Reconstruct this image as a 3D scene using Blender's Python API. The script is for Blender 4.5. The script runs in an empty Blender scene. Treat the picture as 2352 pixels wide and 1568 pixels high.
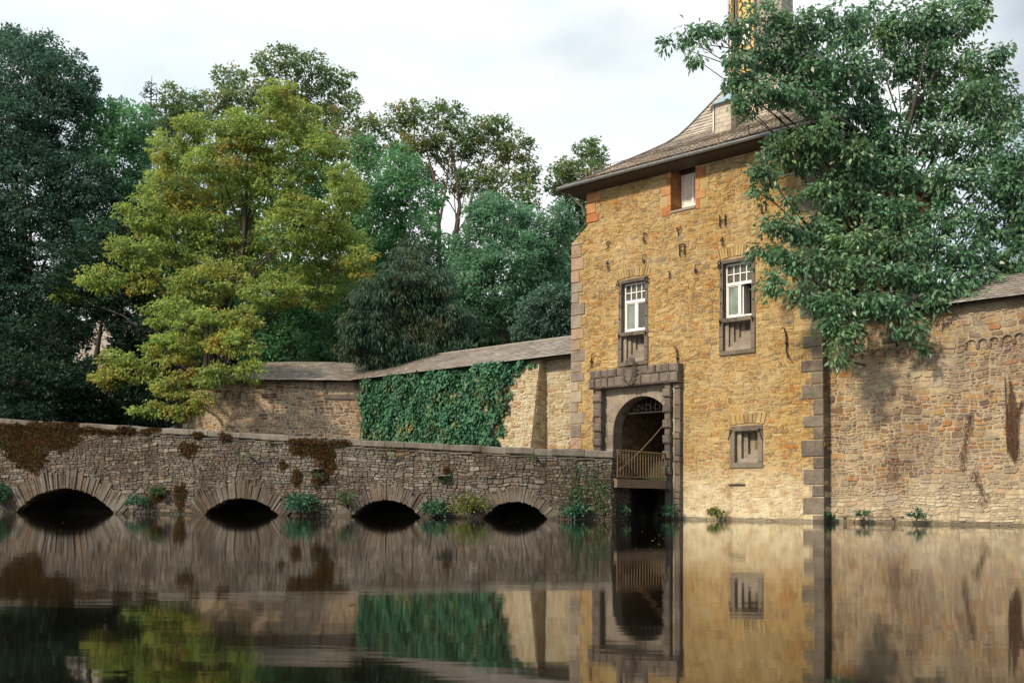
import bpy, math, random
import numpy as np
from mathutils import Matrix, Vector
R = random.Random(11)
G = np.random.default_rng(11)
rad = math.radians
SC = bpy.context.scene
COL = SC.collection

# ------------------------------------------------------------------ camera
CAM_H, PITCH, ROLL, FOC, SHIFT = .55, rad(2.5), .008, 2300 / 2352, .115
CM = Matrix.Translation((0, 0, CAM_H)) @ Matrix.Rotation(math.pi / 2 + PITCH, 4, 'X') @ Matrix.Rotation(ROLL, 4, 'Z')
cd = bpy.data.cameras.new('camera')
cd.sensor_width = 36
cd.lens = 36 * FOC
cd.shift_y = SHIFT
cd.clip_start = .1
cd.clip_end = 3000
cam = bpy.data.objects.new('camera', cd)
cam.matrix_world = CM
COL.objects.link(cam)
SC.camera = cam
M3 = CM.to_3x3()
CO = Vector((0, 0, CAM_H))


def ray(px, py):
    return M3 @ Vector(((px - 1176) / 2352, (784 - py) / 2352 + SHIFT, -FOC))


def at(px, py, Y):
    r = ray(px, py)
    return CO + r * (Y / r.y)


def onplane(px, py, P, n):
    r = ray(px, py)
    return CO + r * ((P - CO).dot(n) / r.dot(n))


# facade frame: u along the gate front (to the right, towards us), y into the building, z up
AL = rad(42)
UD = Vector((math.cos(AL), -math.sin(AL), 0))
VI = Vector((math.sin(AL), math.cos(AL), 0))
P0 = at(1311, 1188, 40.0)
P0.z = 0


def fa(px, py, off=0.):
    p = onplane(px, py, P0 + VI * off, VI)
    return (p - P0).dot(UD), p.z


def loc2w(u, y, z):
    return P0 + UD * u + VI * y + Vector((0, 0, z))


# ------------------------------------------------------------------ objects
def tag(o, label=None, cat=None, group=None, kind=None):
    if label: o['label'] = label
    if cat: o['category'] = cat
    if group: o['group'] = group
    if kind: o['kind'] = kind
    return o


def empty(name, loc=(0, 0, 0), rz=0., **k):
    o = bpy.data.objects.new(name, None)
    o.location = loc
    o.rotation_euler = (0, 0, rz)
    o.empty_display_size = .3
    COL.objects.link(o)
    return tag(o, **k)


def link(name, me, mat, parent=None):
    if mat: me.materials.append(mat)
    o = bpy.data.objects.new(name, me)
    COL.objects.link(o)
    if parent: o.parent = parent
    return o


class MB:
    def __init__(s):
        s.v, s.f = [], []

    def add(s, vs, fs):
        n = len(s.v)
        s.v += [tuple(v) for v in vs]
        s.f += [tuple(i + n for i in f) for f in fs]

    def box(s, x0, x1, y0, y1, z0, z1):
        s.add([(x0, y0, z0), (x1, y0, z0), (x1, y1, z0), (x0, y1, z0), (x0, y0, z1), (x1, y0, z1), (x1, y1, z1), (x0, y1, z1)],
              [(0, 3, 2, 1), (4, 5, 6, 7), (0, 1, 5, 4), (1, 2, 6, 5), (2, 3, 7, 6), (3, 0, 4, 7)])

    def block(s, x0, x1, z0, z1, yb, yf, b=.03, j=0.):
        """a dressed stone: back at yb, chamfered front at yf (yf < yb)"""
        r = lambda: R.uniform(-j, j)
        ring = [(x0, z0), (x1, z0), (x1, z1), (x0, z1)]
        ins = [(x0 + b, z0 + b), (x1 - b, z0 + b), (x1 - b, z1 - b), (x0 + b, z1 - b)]
        vs = [(x, yb, z) for x, z in ring] + [(x + r(), yf + b * .8, z + r()) for x, z in ring] + [(x + r(), yf + r(), z + r()) for x, z in ins]
        fs = [(8, 9, 10, 11)]
        for i in range(4):
            k = (i + 1) % 4
            fs += [(i, k, 4 + k, 4 + i), (4 + i, 4 + k, 8 + k, 8 + i)]
        s.add(vs, fs)

    def prism(s, poly, y0, y1):
        n = len(poly)
        s.add([(x, y0, z) for x, z in poly] + [(x, y1, z) for x, z in poly],
              [tuple(range(n)), tuple(range(2 * n - 1, n - 1, -1))] + [(i, (i + 1) % n, n + (i + 1) % n, n + i) for i in range(n)])

    def quad(s, a, b, c, d):
        s.add([a, b, c, d], [(0, 1, 2, 3)])

    def tube(s, pts, rs, k=6, cap=True):
        pts = [Vector(p) for p in pts]
        if not isinstance(rs, (list, tuple)): rs = [rs] * len(pts)
        base = len(s.v)
        ref = None
        for i, p in enumerate(pts):
            d = (pts[min(i + 1, len(pts) - 1)] - pts[max(i - 1, 0)])
            d = d.normalized() if d.length > 1e-6 else Vector((0, 0, 1))
            if ref is None or abs(ref.dot(d)) > .95:
                ref = Vector((0, 0, 1)) if abs(d.z) < .9 else Vector((1, 0, 0))
            a = d.cross(ref).normalized()
            b = d.cross(a)
            for q in range(k):
                t = 2 * math.pi * q / k
                s.v.append(tuple(p + (a * math.cos(t) + b * math.sin(t)) * rs[i]))
        for i in range(len(pts) - 1):
            for q in range(k):
                q2 = (q + 1) % k
                s.f.append((base + i * k + q, base + i * k + q2, base + (i + 1) * k + q2, base + (i + 1) * k + q))
        if cap:
            s.f.append(tuple(base + q for q in range(k)))
            s.f.append(tuple(base + (len(pts) - 1) * k + q for q in range(k)))

    def build(s, name, mat, parent=None, smooth=False):
        me = bpy.data.meshes.new(name)
        me.from_pydata(s.v, [], s.f)
        if smooth: me.polygons.foreach_set('use_smooth', [True] * len(me.polygons))
        me.update()
        return link(name, me, mat, parent)


# ------------------------------------------------------------------ materials
def newmat(name):
    m = bpy.data.materials.new(name)
    m.use_nodes = True
    nt = m.node_tree
    nt.nodes.clear()
    out = nt.nodes.new('ShaderNodeOutputMaterial')
    b = nt.nodes.new('ShaderNodeBsdfPrincipled')
    nt.links.new(b.outputs[0], out.inputs[0])
    return m, nt, b, out


def mixrgb(nt, a, b, fac, mode='MIX'):
    n = nt.nodes.new('ShaderNodeMix')
    n.data_type = 'RGBA'
    n.blend_type = mode
    for val, sock in ((fac, n.inputs[0]), (a, n.inputs[6]), (b, n.inputs[7])):
        if hasattr(val, 'type') and hasattr(val, 'links'):
            nt.links.new(val, sock)
        elif isinstance(val, (int, float)):
            sock.default_value = val
        else:
            sock.default_value = (*val, 1)
    return n.outputs[2]


def ramp(nt, fac, stops, interp='LINEAR'):
    n = nt.nodes.new('ShaderNodeValToRGB')
    n.color_ramp.interpolation = interp
    e = n.color_ramp.elements
    while len(e) < len(stops): e.new(.5)
    for el, (p, c) in zip(e, stops):
        el.position = p
        el.color = (*c, 1) if not isinstance(c, (int, float)) else (c, c, c, 1)
    nt.links.new(fac, n.inputs[0])
    return n.outputs[0]


def noise(nt, scale, detail=3, vec=None, rough=.6, coord='Object', stretch=None):
    n = nt.nodes.new('ShaderNodeTexNoise')
    n.inputs['Scale'].default_value = scale
    n.inputs['Detail'].default_value = detail
    n.inputs['Roughness'].default_value = rough
    if vec is None:
        tc = nt.nodes.new('ShaderNodeTexCoord')
        vec = tc.outputs[coord]
    if stretch:
        mp = nt.nodes.new('ShaderNodeMapping')
        mp.inputs['Scale'].default_value = stretch
        nt.links.new(vec, mp.inputs[0])
        vec = mp.outputs[0]
    nt.links.new(vec, n.inputs['Vector'])
    return n.outputs['Fac']


def bump(nt, b, h, strength=.4, dist=.02):
    n = nt.nodes.new('ShaderNodeBump')
    n.inputs['Strength'].default_value = strength
    n.inputs['Distance'].default_value = dist
    nt.links.new(h, n.inputs['Height'])
    nt.links.new(n.outputs[0], b.inputs['Normal'])


def island(nt):
    return nt.nodes.new('ShaderNodeNewGeometry').outputs['Random Per Island']


def zcoord(nt, z0, z1):
    tc = nt.nodes.new('ShaderNodeTexCoord')
    sp = nt.nodes.new('ShaderNodeSeparateXYZ')
    nt.links.new(tc.outputs['Object'], sp.inputs[0])
    mr = nt.nodes.new('ShaderNodeMapRange')
    mr.inputs[1].default_value, mr.inputs[2].default_value = z0, z1
    nt.links.new(sp.outputs[2], mr.inputs[0])
    return mr.outputs[0]


def stone_mat(name, palette, lime=None, lime_amt=.5, mott=.35, streak=None, dirt_shade=None, bumpk=.6, low=None, fine=14., wet=True):
    """palette: colours spread evenly over the stones of the mesh; lime: pale weathering in blotches"""
    m, nt, b, out = newmat(name)
    dim = lambda q: tuple(x * .75 for x in q)
    palette = [dim(p) for p in palette]
    lime = dim(lime) if lime else None
    n = len(palette)
    c = ramp(nt, island(nt), [(i / n, p) for i, p in enumerate(palette)], 'CONSTANT') if n > 1 else None
    if c is None:
        r = nt.nodes.new('ShaderNodeRGB')
        r.outputs[0].default_value = (*palette[0], 1)
        c = r.outputs[0]
    f = noise(nt, fine, 5, rough=.7)
    v = ramp(nt, f, [(.25, 1 - mott), (.75, 1 + mott * .6)])
    c = mixrgb(nt, c, v, 1., 'MULTIPLY')
    f2 = noise(nt, 3.3, 4)
    c = mixrgb(nt, c, ramp(nt, f2, [(.3, .78), (.7, 1.15)]), .8, 'MULTIPLY')
    if lime:
        k = noise(nt, .55, 6, rough=.72)
        k2 = ramp(nt, k, [(.45, 0.), (.62, lime_amt)])
        c = mixrgb(nt, c, lime, k2)
    if low:                                       # splash zone just above the water, bleached by lime
        col, z1 = low
        k = ramp(nt, zcoord(nt, 0, z1), [(0., .75), (.55, .45), (1., 0.)])
        kk = nt.nodes.new('ShaderNodeMath')
        kk.operation = 'MULTIPLY'
        nt.links.new(k, kk.inputs[0])
        nt.links.new(ramp(nt, noise(nt, 2.2, 5), [(.3, .3), (.6, 1.)]), kk.inputs[1])
        c = mixrgb(nt, c, col, kk.outputs[0])
    wz = zcoord(nt, 0, .22)                       # damp, algae stained foot just above the water
    wa = nt.nodes.new('ShaderNodeMath')
    wa.operation = 'MULTIPLY_ADD'
    nt.links.new(noise(nt, 1.6, 4), wa.inputs[0])
    wa.inputs[1].default_value = -.9
    nt.links.new(wz, wa.inputs[2])
    if wet: c = mixrgb(nt, c, (.05, .045, .028), ramp(nt, wa.outputs[0], [(0., .6), (.04, .3), (.1, 0.)]))
    if dirt_shade:                                      # dark grown-on stains; on the right wall also painted oak shade
        col, amt = dirt_shade
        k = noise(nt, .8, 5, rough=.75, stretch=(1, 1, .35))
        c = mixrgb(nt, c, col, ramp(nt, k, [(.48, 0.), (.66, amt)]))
    nt.links.new(c, b.inputs['Base Color'])
    b.inputs['Roughness'].default_value = .93
    b.inputs['Specular IOR Level'].default_value = .25
    bump(nt, b, noise(nt, 22, 6, rough=.75), bumpk, .03)
    return m


def simple(name, col, rough=.6, metal=0., bumps=None, var=.25, scale=9., spec=.5):
    m, nt, b, out = newmat(name)
    f = noise(nt, scale, 4)
    c = mixrgb(nt, col, ramp(nt, f, [(.3, 1 - var), (.7, 1 + var)]), 1., 'MULTIPLY')
    nt.links.new(c, b.inputs['Base Color'])
    b.inputs['Roughness'].default_value = rough
    b.inputs['Metallic'].default_value = metal
    b.inputs['Specular IOR Level'].default_value = spec
    if bumps: bump(nt, b, noise(nt, bumps, 5), .4, .02)
    return m


def leaf_mat(name, cols, patch=None, patch_scale=.28, trans=.35, rough=.55, spec=.35, thr=(.48, .62)):
    """cols: leaf to leaf variety; patch: a second colour (autumn leaves) that comes in drifts"""
    m, nt, b, out = newmat(name)
    n = len(cols)
    c = ramp(nt, island(nt), [(i / max(1, n - 1), p) for i, p in enumerate(cols)])
    if patch:
        g = nt.nodes.new('ShaderNodeTexCoord')
        k = noise(nt, patch_scale, 4, vec=g.outputs['Object'], rough=.7)
        k2 = ramp(nt, k, [(thr[0], 0.), (thr[1], 1.)])
        mm = nt.nodes.new('ShaderNodeMath')
        mm.operation = 'MULTIPLY'
        geo = nt.nodes.new('ShaderNodeNewGeometry')
        nt.links.new(k2, mm.inputs[0])
        nt.links.new(ramp(nt, geo.outputs['Random Per Island'], [(.2, .1), (.75, .95)]), mm.inputs[1])
        c = mixrgb(nt, c, patch, mm.outputs[0])
    k = noise(nt, .6, 3)
    c = mixrgb(nt, c, ramp(nt, k, [(.3, .75), (.7, 1.3)]), 1., 'MULTIPLY')
    nt.links.new(c, b.inputs['Base Color'])
    b.inputs['Roughness'].default_value = rough
    b.inputs['Specular IOR Level'].default_value = spec
    t = nt.nodes.new('ShaderNodeBsdfTranslucent')
    nt.links.new(c, t.inputs[0])
    mx = nt.nodes.new('ShaderNodeMixShader')
    mx.inputs[0].default_value = trans
    nt.links.new(b.outputs[0], mx.inputs[1])
    nt.links.new(t.outputs[0], mx.inputs[2])
    nt.links.new(mx.outputs[0], out.inputs[0])
    return m


OCHRE = [(.42, .27, .10), (.49, .32, .12), (.44, .23, .07), (.53, .37, .155), (.36, .195, .065), (.47, .29, .10), (.27, .175, .095), (.56, .42, .20),
         (.43, .27, .10), (.40, .165, .045), (.51, .35, .14), (.38, .25, .11), (.47, .22, .055), (.24, .17, .12), (.50, .33, .13), (.43, .30, .135),
         (.46, .31, .115), (.33, .20, .08), (.50, .34, .12), (.36, .24, .12)]
M = {}
OCHRE = [(r * 1.06, g * 1.02, b_ * .98) for r, g, b_ in OCHRE]
M['facade'] = stone_mat('ochre_rubble', OCHRE, lime=(.66, .54, .30), lime_amt=.35, dirt_shade=((.20, .14, .08), .55), low=((.66, .60, .44), 2.2))
M['facade_mortar'] = stone_mat('sand_mortar', [(.50, .36, .165)], lime=(.62, .49, .28), low=((.68, .62, .48), 2.2))
TAN = [(.36, .25, .14), (.44, .33, .19), (.21, .135, .085), (.38, .26, .13), (.30, .155, .07), (.47, .38, .25), (.15, .105, .085), (.38, .20, .08),
       (.33, .26, .185), (.42, .27, .11), (.23, .175, .14), (.38, .29, .175), (.28, .19, .12), (.36, .17, .06)]
TAN = [(r * 1.12, g * 1.04, b_ * .95) for r, g, b_ in TAN]
M['right'] = stone_mat('tan_rubble', TAN, lime=(.58, .51, .38), lime_amt=.6, low=((.60, .54, .40), 1.4), dirt_shade=((.12, .085, .07), .6))  # dark patches double as oak shade painted into the wall
M['right_mortar'] = stone_mat('tan_mortar', [(.50, .41, .28)], dirt_shade=((.15, .11, .085), .6))
BAST = [(.22, .12, .075), (.32, .20, .125), (.38, .26, .17), (.17, .075, .045), (.42, .31, .21), (.28, .15, .075), (.13, .09, .08), (.34, .19, .10), (.44, .34, .23)]
BAST = [(r * 1.3, g * 1.3, b_ * 1.3) for r, g, b_ in BAST]
M['bastion'] = stone_mat('brown_rubble', BAST, lime=(.42, .34, .24), lime_amt=.4)
M['bastion_mortar'] = stone_mat('brown_mortar', [(.62, .50, .36)])
M['left'] = stone_mat('pale_rubble', [(.56, .45, .28), (.50, .37, .20), (.58, .50, .35), (.46, .31, .15), (.40, .24, .12), (.60, .52, .36), (.50, .40, .26)], lime=(.62, .55, .41), lime_amt=.5)
M['left_mortar'] = stone_mat('pale_mortar', [(.62, .53, .37)])
BRG = [(.13, .108, .09), (.17, .142, .118), (.095, .078, .065), (.20, .172, .145), (.15, .108, .078), (.12, .098, .085), (.24, .212, .182), (.17, .11, .07), (.08, .068, .06), (.15, .132, .112)]  # dark weathered stone, with tree shade over the bridge put into the tones
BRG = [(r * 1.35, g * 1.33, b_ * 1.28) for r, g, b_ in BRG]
M['ring'] = stone_mat('arch_stone', [(r * .82, g * .80, b_ * .78) for r, g, b_ in BRG], lime=(.27, .25, .22), lime_amt=.5, dirt_shade=((.05, .035, .022), .7), mott=.7, bumpk=1.)
M['bridge'] = stone_mat('grey_slatestone', BRG, lime=(.30, .28, .25), lime_amt=.5, dirt_shade=((.045, .03, .02), .75), mott=.6, bumpk=.9)
M['bridge_mortar'] = stone_mat('dark_joint', [(.055, .044, .035)])
M['coping'] = stone_mat('grey_coping', [(.17, .145, .12), (.21, .185, .155), (.14, .12, .10)], lime=(.32, .295, .255), lime_amt=.5, dirt_shade=((.055, .032, .016), .8))
M['vault'] = stone_mat('shaded_vault_stone', [(.028, .023, .019)])  # shade of arches and drawbridge pit put into the stone colour
M['basalt'] = stone_mat('basalt', [(.145, .118, .098), (.17, .138, .112), (.125, .103, .088), (.19, .15, .12)], lime=(.30, .245, .195), lime_amt=.5, mott=.4, bumpk=.6)
M['quoin'] = stone_mat('quoin_basalt', [(.17, .14, .112), (.20, .165, .13), (.15, .122, .10), (.23, .185, .145)], lime=(.34, .28, .21), lime_amt=.6, mott=.45, bumpk=.7)
M['quoin_pink'] = stone_mat('quoin_sandstone', [(.36, .25, .17), (.46, .37, .27), (.33, .27, .21), (.22, .18, .15), (.44, .29, .20), (.27, .22, .18)], lime=(.46, .38, .28), lime_amt=.5, mott=.3)
M['red_sand'] = stone_mat('red_sandstone', [(.56, .24, .09), (.50, .20, .075), (.60, .30, .13)], mott=.2)
M['ashlar'] = stone_mat('grey_ashlar', [(.33, .26, .20), (.37, .30, .235), (.29, .23, .18)], lime=(.50, .43, .34), lime_amt=.55, mott=.25, dirt_shade=((.10, .08, .065), .5))
M['passage'] = stone_mat('passage_stone', [(.27, .18, .11), (.33, .22, .135), (.22, .15, .09), (.36, .24, .13)], dirt_shade=((.05, .04, .03), .6))
SL = [(.30, .245, .185), (.42, .345, .26), (.22, .18, .14), (.48, .40, .31), (.34, .26, .185), (.38, .325, .27), (.26, .215, .165)]


def slate_mat(name, cols, lich=None):
    m, nt, b, out = newmat(name)
    c = ramp(nt, island(nt), [(i / (len(cols) - 1), p) for i, p in enumerate(cols)])
    c = mixrgb(nt, c, ramp(nt, noise(nt, 1.3, 4), [(.3, .75), (.7, 1.25)]), 1., 'MULTIPLY')
    if lich:
        c = mixrgb(nt, c, lich, ramp(nt, noise(nt, .7, 6, rough=.75), [(.52, 0.), (.7, .5)]))
    nt.links.new(c, b.inputs['Base Color'])
    b.inputs['Roughness'].default_value = .62
    b.inputs['Specular IOR Level'].default_value = .35
    bump(nt, b, noise(nt, 30, 4), .3, .01)
    return m


M['slate'] = slate_mat('roof_slate', SL, (.40, .31, .19))
M['slate_wall'] = slate_mat('wall_roof_slate', [(.17, .142, .122), (.26, .222, .19), (.20, .168, .145), (.31, .27, .225), (.23, .195, .165)], (.24, .15, .08))
M['slate_pale'] = slate_mat('dormer_slate', [(.36, .31, .245), (.42, .36, .29), (.31, .265, .215)])
M['slate_base'] = simple('slate_under', (.05, .042, .036), .8)
M['soffit'] = simple('dark_board', (.05, .036, .028), .6)
M['zinc'] = simple('zinc', (.16, .16, .15), .45, .6)
M['bluezinc'] = simple('blue_zinc', (.20, .27, .29), .5, .3)
M['iron'] = simple('wrought_iron', (.022, .018, .018), .55, .5)
M['rust'] = simple('rusty_iron', (.20, .12, .065), .7, .2)
M['rail'] = simple('rail_paint', (.17, .105, .052), .6, .1)
M['white'] = simple('white_paint', (.80, .76, .70), .4, var=.05)
M['wood'] = simple('dark_wood', (.07, .045, .03), .7, bumps=30)
M['greywood'] = simple('weathered_wood', (.14, .10, .07), .8, bumps=30)
M['bark'] = simple('bark', (.038, .028, .02), .9, bumps=25, var=.45)
M['bark_brown'] = simple('brown_bark', (.085, .058, .04), .9, bumps=25, var=.45)
M['yellow'] = simple('yellow_panel', (.50, .36, .12), .6)
M['render'] = simple('pale_plaster', (.34, .30, .26), .8)


def glass_mat(name, col):
    m, nt, b, out = newmat(name)
    c = mixrgb(nt, col, ramp(nt, noise(nt, 1.6, 2), [(.35, .75), (.65, 1.2)]), 1., 'MULTIPLY')
    nt.links.new(c, b.inputs['Base Color'])
    b.inputs['Roughness'].default_value = .06
    b.inputs['IOR'].default_value = 1.5
    return m


M['glass_dark'] = glass_mat('dark_glass', (.085, .082, .07))
M['glass_pale'] = glass_mat('curtained_glass', (.19, .235, .20))
M['glass_pink'] = glass_mat('bright_glass', (.78, .68, .62))


# ------------------------------------------------------------------ masonry
def rubble(mb, W, H, mapper, wr=(.22, .62), hr=(.10, .24), holes=(), keep=None, mort=.012, depth=(.004, .04), rng=None, warp=.03):
    rng = rng or R
    rects = []

    def split_rows(u0, u1, v0, v1):
        h = v1 - v0
        if h > hr[1] or (h > 1.7 * hr[0] and rng.random() < .55):
            k = rng.uniform(.36, .64)
            m_ = v0 + h * k
            split_cols(u0, u1, v0, m_)
            split_cols(u0, u1, m_, v1)
        else:
            split_fin(u0, u1, v0, v1)

    def split_cols(u0, u1, v0, v1):
        w, h = u1 - u0, v1 - v0
        if w > 1.5:
            m_ = u0 + w * rng.uniform(.38, .62)
            split_cols(u0, m_, v0, v1)
            split_cols(m_, u1, v0, v1)
        else:
            split_rows(u0, u1, v0, v1)

    def split_fin(u0, u1, v0, v1):
        w, h = u1 - u0, v1 - v0
        lim = min(wr[1], max(wr[0], h * rng.uniform(1.3, 3.6)))
        if w > lim * 1.25 and w > 2 * wr[0] * .8:
            m_ = u0 + w * rng.uniform(.36, .64)
            split_fin(u0, m_, v0, v1)
            split_fin(m_, u1, v0, v1)
        else:
            rects.append([u0, u1, v0, v1])

    v = 0.
    while v < H - .02:
        b = min(rng.uniform(.34, .62), H - v)
        split_cols(0, W, v, v + b)
        v += b
    ph = [rng.uniform(0, 6.28) for _ in range(6)]

    def wv(u, v):
        return (u + warp * math.sin(v * 3.1 + ph[0]) + warp * .7 * math.sin(v * 7.3 + u * 2 + ph[1]),
                v + warp * math.sin(u * 1.7 + ph[2]) + warp * .8 * math.sin(u * 4.3 + v * 2 + ph[3]) + warp * .4 * math.sin(u * 9.1 + ph[4]))
    for r in rects:
        u0, u1, v0, v1 = r
        ok = True
        for (a0, a1, b0, b1) in holes:
            if u1 > a0 and u0 < a1 and v1 > b0 and v0 < b1:
                cands = []
                if a0 > u0: cands.append((u0, a0, v0, v1))
                if a1 < u1: cands.append((a1, u1, v0, v1))
                if b0 > v0: cands.append((u0, u1, v0, b0))
                if b1 < v1: cands.append((u0, u1, b1, v1))
                if not cands:
                    ok = False
                    break
                u0, u1, v0, v1 = max(cands, key=lambda c: (c[1] - c[0]) * (c[3] - c[2]))
        w, h = u1 - u0, v1 - v0
        if not ok or w < .06 or h < .045: continue
        if keep and not keep((u0 + u1) / 2, (v0 + v1) / 2): continue
        m_ = mort * rng.uniform(.6, 1.5)
        cx = min(w * .3, h * .42) * 1.0
        ax = [cx * rng.uniform(.25, 1.) for _ in range(4)]
        ay = [cx * rng.uniform(.2, .8) for _ in range(4)]
        a, b_, c, d = u0 + m_, u1 - m_, v0 + m_, v1 - m_
        poly = [(a + ax[0], c), (b_ - ax[1], c), (b_, c + ay[1]), (b_, d - ay[2]), (b_ - ax[2], d), (a + ax[3], d), (a, d - ay[3]), (a, c + ay[0])]
        jj = min(.022, h * .1)
        poly = [(x + rng.uniform(-jj, jj), y + rng.uniform(-jj, jj)) for x, y in poly]
        mu, mv = (a + b_) / 2, (c + d) / 2
        dp = rng.uniform(*depth)
        tx, tz = rng.uniform(-.02, .02), rng.uniform(-.015, .015)
        f1, f0 = [], []
        for (x, y) in poly:
            q = wv(x, y)
            f0.append(mapper(q[0], q[1], -.01))
            sx, sy = mu + (x - mu) * .93, mv + (y - mv) * .88
            q = wv(sx, sy)
            f1.append(mapper(q[0], q[1], dp + tx * (x - mu) / max(w, .1) + tz * (y - mv) / max(h, .1)))
        n = 8
        mb.add(f0 + f1, [tuple(range(n, 2 * n))] + [(i, (i + 1) % n, n + (i + 1) % n, n + i) for i in range(n)])


def wall_plate(mb, us, vs, holes, mapper):
    """flat mortar bed with rectangular openings"""
    us = sorted(set([round(x, 4) for x in us] + [round(h[i], 4) for h in holes for i in (0, 1) if us[0] < h[i] < us[-1]]))
    vs = sorted(set([round(x, 4) for x in vs] + [round(h[i], 4) for h in holes for i in (2, 3) if vs[0] < h[i] < vs[-1]]))
    for i in range(len(us) - 1):
        for j in range(len(vs) - 1):
            cu, cv = (us[i] + us[i + 1]) / 2, (vs[j] + vs[j + 1]) / 2
            if any(h[0] < cu < h[1] and h[2] < cv < h[3] for h in holes): continue
            mb.quad(mapper(us[i], vs[j], 0), mapper(us[i + 1], vs[j], 0), mapper(us[i + 1], vs[j + 1], 0), mapper(us[i], vs[j + 1], 0))


def slates(mb, S, rows, wfun, cw=.26, lift=.03, up=(0, 0, 1), lim=None):
    """S(s,t): s 0..1 along, t 0..1 up the slope. Overlapping slates, each a face of its own"""
    upv = Vector(up)
    lift = lift * .75
    for r in range(rows):
        t0, t1 = r / rows, min(1., (r + 1.25) / rows)
        L = wfun(t0)
        n = max(1, int(L / cw))
        off = (r % 2) * .5
        for c in range(-1, n + 1):
            s0, s1 = (c + off) / n, (c + 1 + off) / n
            s0, s1 = max(0., s0), min(1., s1)
            if s1 - s0 < .12 / n: continue
            e = .006 * R.random()
            g = (s1 - s0) * .02
            a, b = Vector(S(s0 + g, t0)), Vector(S(s1 - g, t0))
            c_, d = Vector(S(s1 - g, t1)), Vector(S(s0 + g, t1))
            l0 = upv * (lift + e * .5 + R.uniform(0, .005))
            l1 = upv * (lift + e * .5 + R.uniform(0, .005))
            # rounded lower edge
            m_ = (a + b) / 2 + (a - d) * .10
            mb.add([a + l0, m_ + l0, b + l1, c_ + upv * .004, d + upv * .004], [(0, 1, 2, 3, 4)])


# ------------------------------------------------------------------ leaves
def leaves(name, P, A, Nn, L, W, mat, parent=None, fold=.15):
    n = len(P)
    A = A / (np.linalg.norm(A, axis=1, keepdims=True) + 1e-9)
    S = np.cross(A, Nn)
    S /= (np.linalg.norm(S, axis=1, keepdims=True) + 1e-9)
    Nn = np.cross(S, A)
    L = L[:, None]
    W = W[:, None]
    V = np.empty((n, 4, 3), np.float32)
    V[:, 0] = P
    V[:, 1] = P + A * L * .45 + S * W * .5 + Nn * W * fold
    V[:, 2] = P + A * L - Nn * L * .12
    V[:, 3] = P + A * L * .45 - S * W * .5 + Nn * W * fold
    me = bpy.data.meshes.new(name)
    me.vertices.add(4 * n)
    me.vertices.foreach_set('co', V.ravel())
    me.loops.add(4 * n)
    me.loops.foreach_set('vertex_index', np.arange(4 * n, dtype=np.int32))
    me.polygons.add(n)
    me.polygons.foreach_set('loop_start', np.arange(0, 4 * n, 4, dtype=np.int32))
    me.update(calc_edges=True)
    me.validate()
    return link(name, me, mat, parent)


def unit(n):
    v = G.normal(size=(n, 3))
    return v / np.linalg.norm(v, axis=1, keepdims=True)


def clump_leaves(C, cr, per, flat=.45, droop=.25, upb=.9, leaf=.2, asp=.6, out=None):
    """C (k,3) clump centres, cr (k,) radii -> arrays for leaves()"""
    k = len(C)
    idx = np.repeat(np.arange(k), per)
    n = len(idx)
    d = unit(n) * (G.random((n, 1)) ** .45)
    off = d * cr[idx][:, None] * np.array([1, 1, flat])
    P = C[idx] + off
    A = unit(n) * .7 + d * np.array([1, 1, .3]) + np.array([0, 0, -droop])
    if out is not None: A += out[idx] * .5
    Nn = unit(n) * .75 + np.array([0, 0, upb])
    L = leaf * G.uniform(.7, 1.3, n)
    return P, A, Nn, L, L * asp * G.uniform(.8, 1.2, n)


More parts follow.
